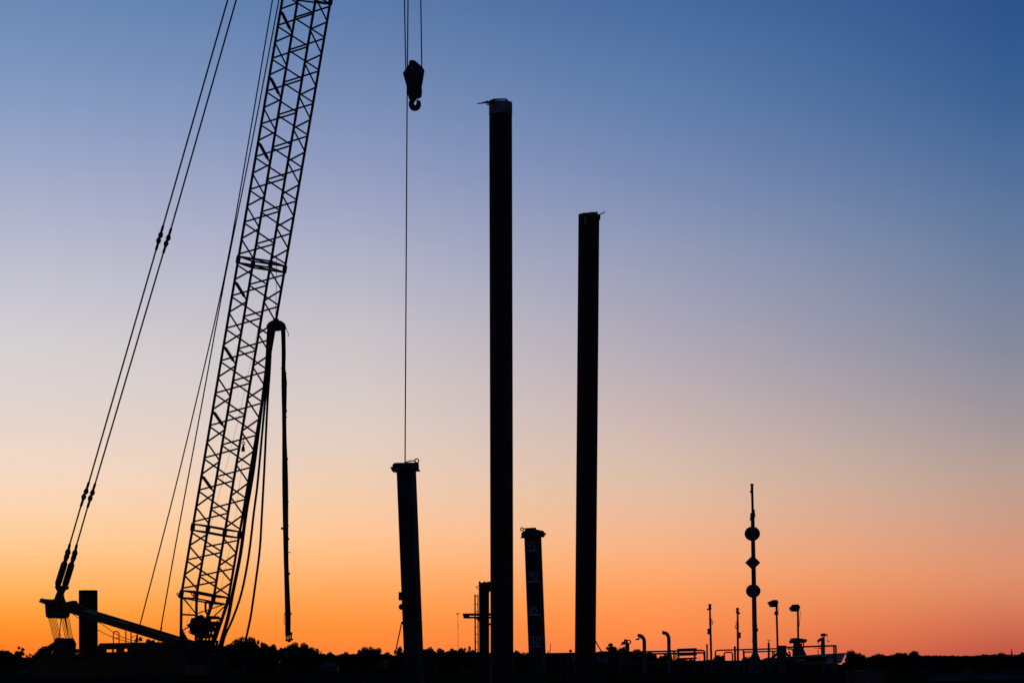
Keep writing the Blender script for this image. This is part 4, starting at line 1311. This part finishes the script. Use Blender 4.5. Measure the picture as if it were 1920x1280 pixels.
part('console', MB().prism([Tt(x, y, -.3) for x, y in ((1490, 1204), (1500, 1204), (1504, 1210), (1507, 1216), (1512, 1226), (1512, 1234), (1489, 1234))], Vector((0, .6, 0))), 'canvas', bt)
part('top_canopy', MB().prism([Tt(x, y, -.5) for x, y in ((1486, 1197), (1488, 1195.2), (1495, 1195), (1512.5, 1197.6), (1513.8, 1199.6), (1513, 1201), (1511, 1203.8), (1495, 1204), (1486.4, 1203))], Vector((0, 1.1, 0))), 'pole_grey', bt)
part('canopy_box', MB().prism([Tt(x, y, -.35) for x, y in ((1482, 1200), (1487, 1199), (1490, 1204.5), (1483.4, 1205.6))], Vector((0, .7, 0))), 'canvas', bt)
for a, b in (((1490, 1204), (1488.5, 1232)), ((1507, 1203), (1505, 1230)), ((1494, 1204), (1493, 1232)), ((1503.4, 1203.6), (1500, 1228))):
    part('canopy_leg', MB().tube([Tt(*a, -.3), Tt(*b, -.3)], .03, 6), 'galvanised', bt)
cb = thing('boat_cradle', Bp(1530, 1262, .5), 'dark cradle under the small white boat', 'cradle')
for px in (1505, 1550):
    part('bunk', MB().prism([Bp(px, 1246, -.1), Bp(px + 4, 1246, -.1), Bp(px + 5, 1262, -.1), Bp(px - 1, 1262, -.1)], W * 1.6), 'barge_hull', cb)
part('beam', MB().prism([Bp(1480, 1254, .2), Bp(1576, 1252, .2), Bp(1576, 1262, .2), Bp(1480, 1262, .2)], W * .3), 'barge_hull', cb)
# mooring line right of the second pile
ml = thing('mooring_line', Bp(1128, 1222), 'short taut line sloping down right from the second pile', 'rope')
part('line', MB().tube([at(1114, 1196, 117.6), at(1121, 1209, 117.4), at(1129, 1222, 117)], .026, 6), 'wire_rope', ml)

# ------------------------------------------------------------------ far shore: masts, houses, trees
def far_mast(label, px, y0, y1, Y, heads):
    t = thing('far_mast', at(px, y1, Y), label, 'mast', 'thin masts on the far shore')
    t_r = .9 / F * Y / 2
    part('pole', MB().tube([at(px + .5, y1 + 30, Y), at(px, y0, Y)], [t_r, t_r * .8], 6), 'galvanised', t)
    for dx, dy, w, h_ in heads:
        part('lamp', MB().box(at(px + dx, y0 + dy, Y), X * (w / F * Y), Vector((0, .3, 0)), Z * (h_ / F * Y)), 'dark_steel', t)


far_mast('thin far mast with lamps between the leaning post and the guide column', 858.6, 1150, 1222, 900, [(0, 0, 1.6, 1.2), (-3, -.4, .8, .8), (3.6, -.3, .6, .6), (.3, 20.5, .8, .6), (.5, 24, 1, .8)])
far_mast('tiny far mast over the trees left of the boom foot', 303.3, 1175, 1215, 900, [(0, 0, 1.1, .7), (.2, 3, .7, .8), (0, 8, .8, .7)])
far_mast('tiny far mast below the railing end near the slatted rack', 1311, 1229, 1242, 1100, [(0, 2, .7, .5)])


def far_house(label, x0, x1, ridge, eave, ground, Y, hip, win):
    t = thing('far_house', at((x0 + x1) / 2, ground, Y), label, 'house', 'houses on the far shore')
    d = 9.0
    a, b = at(x0, eave, Y), at(x1, eave, Y)
    g0, g1 = at(x0, ground, Y), at(x1, ground, Y)
    part('wall', MB().prism([a, b, g1, g0], Vector((0, d, 0))), 'wall_paint', t)
    r0, r1 = at(x0 + hip, ridge, Y) + Vector((0, d / 2, 0)), at(x1 - hip, ridge, Y) + Vector((0, d / 2, 0))
    o = X * .5
    e = [a - o - Vector((0, .5, 0)), b + o - Vector((0, .5, 0)), b + o + Vector((0, d + .5, 0)), a - o + Vector((0, d + .5, 0))]
    mb = MB()
    mb.v += e + [r0, r1]
    mb.f += [(0, 1, 5, 4), (1, 2, 5), (2, 3, 4, 5), (3, 0, 4), (0, 3, 2, 1)]
    part('roof', mb, 'roof_slate', t)
    for i in range(win):
        c = a.lerp(b, (i + .5) / win) - Z * 1.6 - Vector((0, .03, 0))
        w_ = part('window', MB().box(c, X * .5, Vector((0, .05, 0)), Z * .7), 'window_glass', t)
        part('frame', MB().box(c - Z * .8, X * .6, Vector((0, .08, 0)), Z * .06), 'wall_paint', w_)


far_house('pale roofed house on the far shore right of the hanging hoses', 601, 632, 1240, 1250.5, 1264, 800, 9, 3)
far_house('low dark house on the far shore beyond the bow of the boat', 1604, 1640, 1254, 1261, 1272, 800, 12, 3)
far_house('small house among the trees below the crane counterweight, far left', 38, 74, 1252, 1262, 1276, 760, 8, 4)

# tree meshes: unit height 1, crown made of many leaf faces
def leaf(mb, p, s, rg):
    a = Vector((rg.gauss(0, 1), rg.gauss(0, 1), rg.gauss(0, 1))).normalized()
    b = a.cross(Vector((rg.gauss(0, 1), rg.gauss(0, 1), rg.gauss(0, 1)))).normalized()
    k = len(mb.v)
    mb.v += [p + a * s, p + b * s * .62, p - a * s * .9, p - b * s * .62]
    mb.f.append((k, k + 1, k + 2, k + 3))


def tree_mesh(seed, kind):
    rg = random.Random(seed)
    mbc, mbt = MB(), MB()
    lobes = []
    if kind == 'round':
        for i in range(13):
            a, q = rg.uniform(0, 6.28), rg.uniform(.05, .34)
            lobes.append((Vector((q * math.cos(a), q * math.sin(a), rg.uniform(.42, .86) - q * .35)), rg.uniform(.10, .19)))
        n, ls = 5200, .032
    elif kind == 'ragged':
        for i in range(16):
            a, q = rg.uniform(0, 6.28), rg.uniform(.03, .34)
            lobes.append((Vector((q * math.cos(a), q * math.sin(a), rg.uniform(.40, .93) - q * .3)), rg.uniform(.08, .15)))
        n, ls = 4200, .033
    elif kind == 'wispy':
        for i in range(22):
            a, q = rg.uniform(0, 6.28), rg.uniform(.02, .30)
            lobes.append((Vector((q * math.cos(a), q * math.sin(a), rg.uniform(.38, .95))), rg.uniform(.05, .10)))
        n, ls = 2600, .030
    else:                                                    # conifer
        for i in range(22):
            h = .16 + .80 * i / 21
            a, q = rg.uniform(0, 6.28), .20 * (1 - h) + .01
            lobes.append((Vector((q * math.cos(a), q * math.sin(a), h)), .03 + .13 * (1 - h)))
        n, ls = 2400, .03
    tot = sum(r * r for _, r in lobes)
    for c, r in lobes:
        for i in range(int(n * r * r / tot)):
            d = Vector((rg.gauss(0, 1), rg.gauss(0, 1), rg.gauss(0, 1))).normalized()
            leaf(mbc, c + d * (r * (rg.random() ** .4) * rg.choice((1, 1, 1, 1.18))), ls * rg.uniform(.6, 1.25), rg)
        if kind != 'conifer':
            b0 = Vector((0, 0, rg.uniform(.18, .42)))
            mbt.tube([b0, b0.lerp(c, .5) + Vector((0, 0, .03)), c + Vector((0, 0, r * .9))], [.012, .008, .003], 5)
    mbt.tube([Vector((0, 0, -.06)), Vector((.004, 0, .2)), Vector((0, .01, .45)), Vector((.006, 0, .8))], [.030, .022, .015, .004], 8)
    zs = sorted(v.z for v in mbc.v)                          # bring the crown to unit height and width
    xs = sorted(abs(v.x) for v in mbc.v)
    kz, kx = 1 / zs[int(len(zs) * .995)], .37 / xs[int(len(xs) * .98)]
    if kind == 'conifer':
        kx = .22 / xs[int(len(xs) * .98)]
    for v in mbc.v + mbt.v:
        v.z *= kz
        v.x *= kx
        v.y *= kx
    c_ = mbc.mesh('crown', Vector())
    t_ = mbt.mesh('trunk', Vector())
    c_.materials.append(MATS['foliage_a' if seed % 2 else 'foliage_b'])
    t_.materials.append(MATS['bark'])
    return c_, t_


TREES = {k: [tree_mesh(s, k) for s in sd] for k, sd in (('round', (1, 2, 3, 4)), ('ragged', (5, 6, 7)), ('wispy', (8, 9)), ('conifer', (10, 11)))}


def tree(px, ytop, width, kind, label, Y=1150.0, var=0):
    g = at(px, 1264, Y)
    g.z = 1.5
    topz = at(px, ytop, Y).z
    hgt = topz - g.z
    wd = (width / F * Y) / (.74 if kind != 'conifer' else .44)
    t = thing('tree', g, label, 'tree', 'trees along the far shore')
    rz = rnd.uniform(0, 6.28)
    for nm, me in zip(('crown', 'trunk'), TREES[kind][var % len(TREES[kind])]):
        o = bpy.data.objects.new(nm, me)
        COL.objects.link(o)
        o.parent = t
        o.rotation_euler = (0, 0, rz)
        o.scale = (wd, wd, hgt)


for i, (px, yt, w, kind, lab) in enumerate((
    (8, 1219, 38, 'round', 'rounded tree at the far left edge'),
    (35, 1213, 22, 'wispy', 'spiky thin tree second from the far left edge'),
    (58, 1226, 20, 'wispy', 'small wispy tree left of the crane counterweight'),
    (78, 1216, 30, 'ragged', 'ragged tree just behind the crane counterweight'),
    (98, 1206, 34, 'ragged', 'bushy tree behind the lower sheave block of the crane'),
    (268, 1196, 30, 'wispy', 'loose tree showing above the crane house beside the roof handrail'),
    (286, 1201, 24, 'ragged', 'small tree behind the access ladder of the crane'),
    (405, 1209, 30, 'ragged', 'low bush tree immediately right of the boom foot'),
    (428, 1207, 26, 'ragged', 'low tree right of the left hoses where they meet'),
    (461, 1195, 44, 'round', 'tallest dense tree behind the single outer hose'),
    (478, 1197, 16, 'wispy', 'wispy tree leaning on the right side of the tallest dense tree'),
    (497, 1205, 26, 'ragged', 'ragged tree midway between the outer hose and the hose bundle'),
    (509, 1209, 26, 'ragged', 'lower ragged tree just left of the hose bundle'),
    (528, 1212, 18, 'wispy', 'thin tree directly left below the hanging hose couplings'),
    (549, 1206, 36, 'round', 'broad tree right under the hanging hose couplings'),
    (573, 1206, 24, 'ragged', 'tree with a pointed top right of the hose couplings'),
    (586, 1215, 22, 'round', 'low tree on the slope right of the pointed one'),
    (602, 1221, 14, 'conifer', 'small pointed tree above the pale roofed house'),
    (622, 1223, 24, 'round', 'low round tree behind the pale roofed house'),
    (650, 1223, 26, 'ragged', 'low tree between the pale house and the humped trees'),
    (676, 1219, 20, 'ragged', 'tree at the left foot of the hump before the leaning post'),
    (690, 1213, 30, 'round', 'highest tree of the hump before the leaning post'),
    (706, 1216, 28, 'round', 'right shoulder tree of the hump before the leaning post'),
    (722, 1223, 20, 'round', 'small tree in the dip before the leaning post'),
    (748, 1213, 18, 'ragged', 'tree behind the slanting chain'),
    (768, 1217, 34, 'round', 'round tree behind the foot of the leaning post'),
    (800, 1216, 30, 'round', 'round tree behind the bent pipe'),
    (828, 1216, 26, 'ragged', 'ragged tree right of the bent pipe'),
    (846, 1216, 22, 'ragged', 'small ragged tree left of the far lamp mast'),
    (864, 1215, 22, 'ragged', 'tree at the foot of the far lamp mast'),
    (878, 1212, 16, 'wispy', 'spiky tree left of the ladder column'),
    (890, 1219, 20, 'ragged', 'low tree behind the ladder column'),
    (966, 1220, 22, 'round', 'tree right against the foot of the tallest pile'),
    (985, 1223, 24, 'round', 'low tree left of the numbered post'),
    (1030, 1224, 24, 'ragged', 'low tree right of the numbered post'),
    (1148, 1204, 32, 'wispy', 'open branched tree right of the second pile'),
    (1166, 1213, 26, 'ragged', 'bushy tree left of the short exhaust pipe'),
    (1192, 1218, 38, 'ragged', 'broad tree between the first two exhaust pipes'),
    (1218, 1222, 26, 'ragged', 'tree sloping down right of the flap exhaust pipe'),
    (1248, 1225, 22, 'round', 'round tree at the foot of the tallest exhaust pipe'),
    (1349, 1228, 20, 'round', 'small round tree under the hoop rail'),
    (1402, 1231, 24, 'round', 'low tree left of the signal mast foot'),
    (1436, 1233, 26, 'round', 'low tree right of the signal mast foot'),
    (1602, 1220, 28, 'round', 'bulky tree right of the boat bow'),
    (1586, 1241, 16, 'round', 'low tree directly off the boat bow'),
    (1616, 1228, 20, 'ragged', 'smaller tree leaning on the bulky one right of the bow'),
    (1642, 1226, 26, 'round', 'second rounded tree right of the boat bow'),
    (1660, 1227, 26, 'round', 'flat topped low tree before the notch in the far treeline'),
    (1684, 1224, 40, 'round', 'rounded tree left of the notch in the far treeline'),
    (1714, 1221, 40, 'round', 'highest tree right of the notch in the far treeline'),
    (1897, 1217, 9, 'conifer', 'thin pointed tree near the right edge'),
    (1886, 1224.5, 34, 'round', 'rounded tree beside the thin pointed one'),
    (1916, 1223, 22, 'ragged', 'tree at the far right edge'),
)):
    tree(px, yt, w, kind, lab, 1150 + (i * 37 % 60), i)

# woods that read as one mass, behind and below the single trees
PROFILE = [(-200, 1225), (0, 1226), (60, 1232), (120, 1222), (160, 1226), (250, 1222), (275, 1208), (330, 1210), (400, 1213), (440, 1207), (470, 1205), (490, 1212), (520, 1216), (545, 1212), (575, 1212), (590, 1224), (640, 1227),
           (690, 1222), (730, 1228), (780, 1222), (900, 1222), (1000, 1226), (1100, 1226), (1150, 1220), (1210, 1227), (1240, 1233), (1300, 1237), (1450, 1238),
           (1560, 1246), (1586, 1244), (1600, 1231), (1617, 1232), (1640, 1228), (1700, 1228), (1760, 1227.5), (1830, 1228.5), (1845, 1226), (1870, 1226), (1920, 1227), (2150, 1228)]


def prof_y(px):
    for (a, ya), (b, yb) in zip(PROFILE, PROFILE[1:]):
        if a <= px <= b:
            return ya + (yb - ya) * (px - a) / (b - a)
    return 1228


mb = MB()
rg = random.Random(99)
px = -200.0
while px < 2150:
    Y = rg.uniform(1260, 1400)
    yt = prof_y(px) + (rg.uniform(-.8, 3.2) if px < 1620 else rg.uniform(.2, 1.4))
    k = Y / F
    topz = at(px, yt, Y).z
    x = at(px, 0, Y).x
    r = rg.uniform(5, 9) * k if px < 1620 else rg.uniform(8, 13) * k
    hz = topz - 2
    for i in range(170 if px < 1620 else 300):
        d = Vector((rg.gauss(0, 1), rg.gauss(0, 1), rg.gauss(0, 1))).normalized()
        q = rg.random() ** .35
        p = Vector((x + d.x * r * q, Y + d.y * r * q, topz - r * .75 + d.z * r * .75 * q))
        leaf(mb, p, rg.uniform(.45, .95), rg)
    for i in range(90):
        p = Vector((x + rg.uniform(-r, r), Y + rg.uniform(-2, 2), rg.uniform(1.6, max(2.2, topz - r * .7))))
        leaf(mb, p, rg.uniform(1.0, 2.0), rg)
    px += rg.uniform(3.2, 6.0)
w_ = part('woodland', mb, 'foliage_b')
props(w_, 'dark continuous belt of woodland along the far shore', 'woodland', kind='stuff')
# hedge and scrub along the water line in front of the trees
mb = MB()
for i in range(14000):
    Y = rg.uniform(650, 760)
    px = rg.uniform(-150, 2070)
    top = .6 + 2.6 * (.5 + .5 * math.sin(px * .11) * math.sin(px * .037 + 1)) * rg.random() ** .5
    p = Vector((at(px, 0, Y).x, Y, .3 + rg.uniform(0, top)))
    leaf(mb, p, rg.uniform(.4, .9), rg)
w_ = part('scrub', mb, 'foliage_a')
props(w_, 'low dark scrub along the far waterline', 'scrub', kind='stuff')
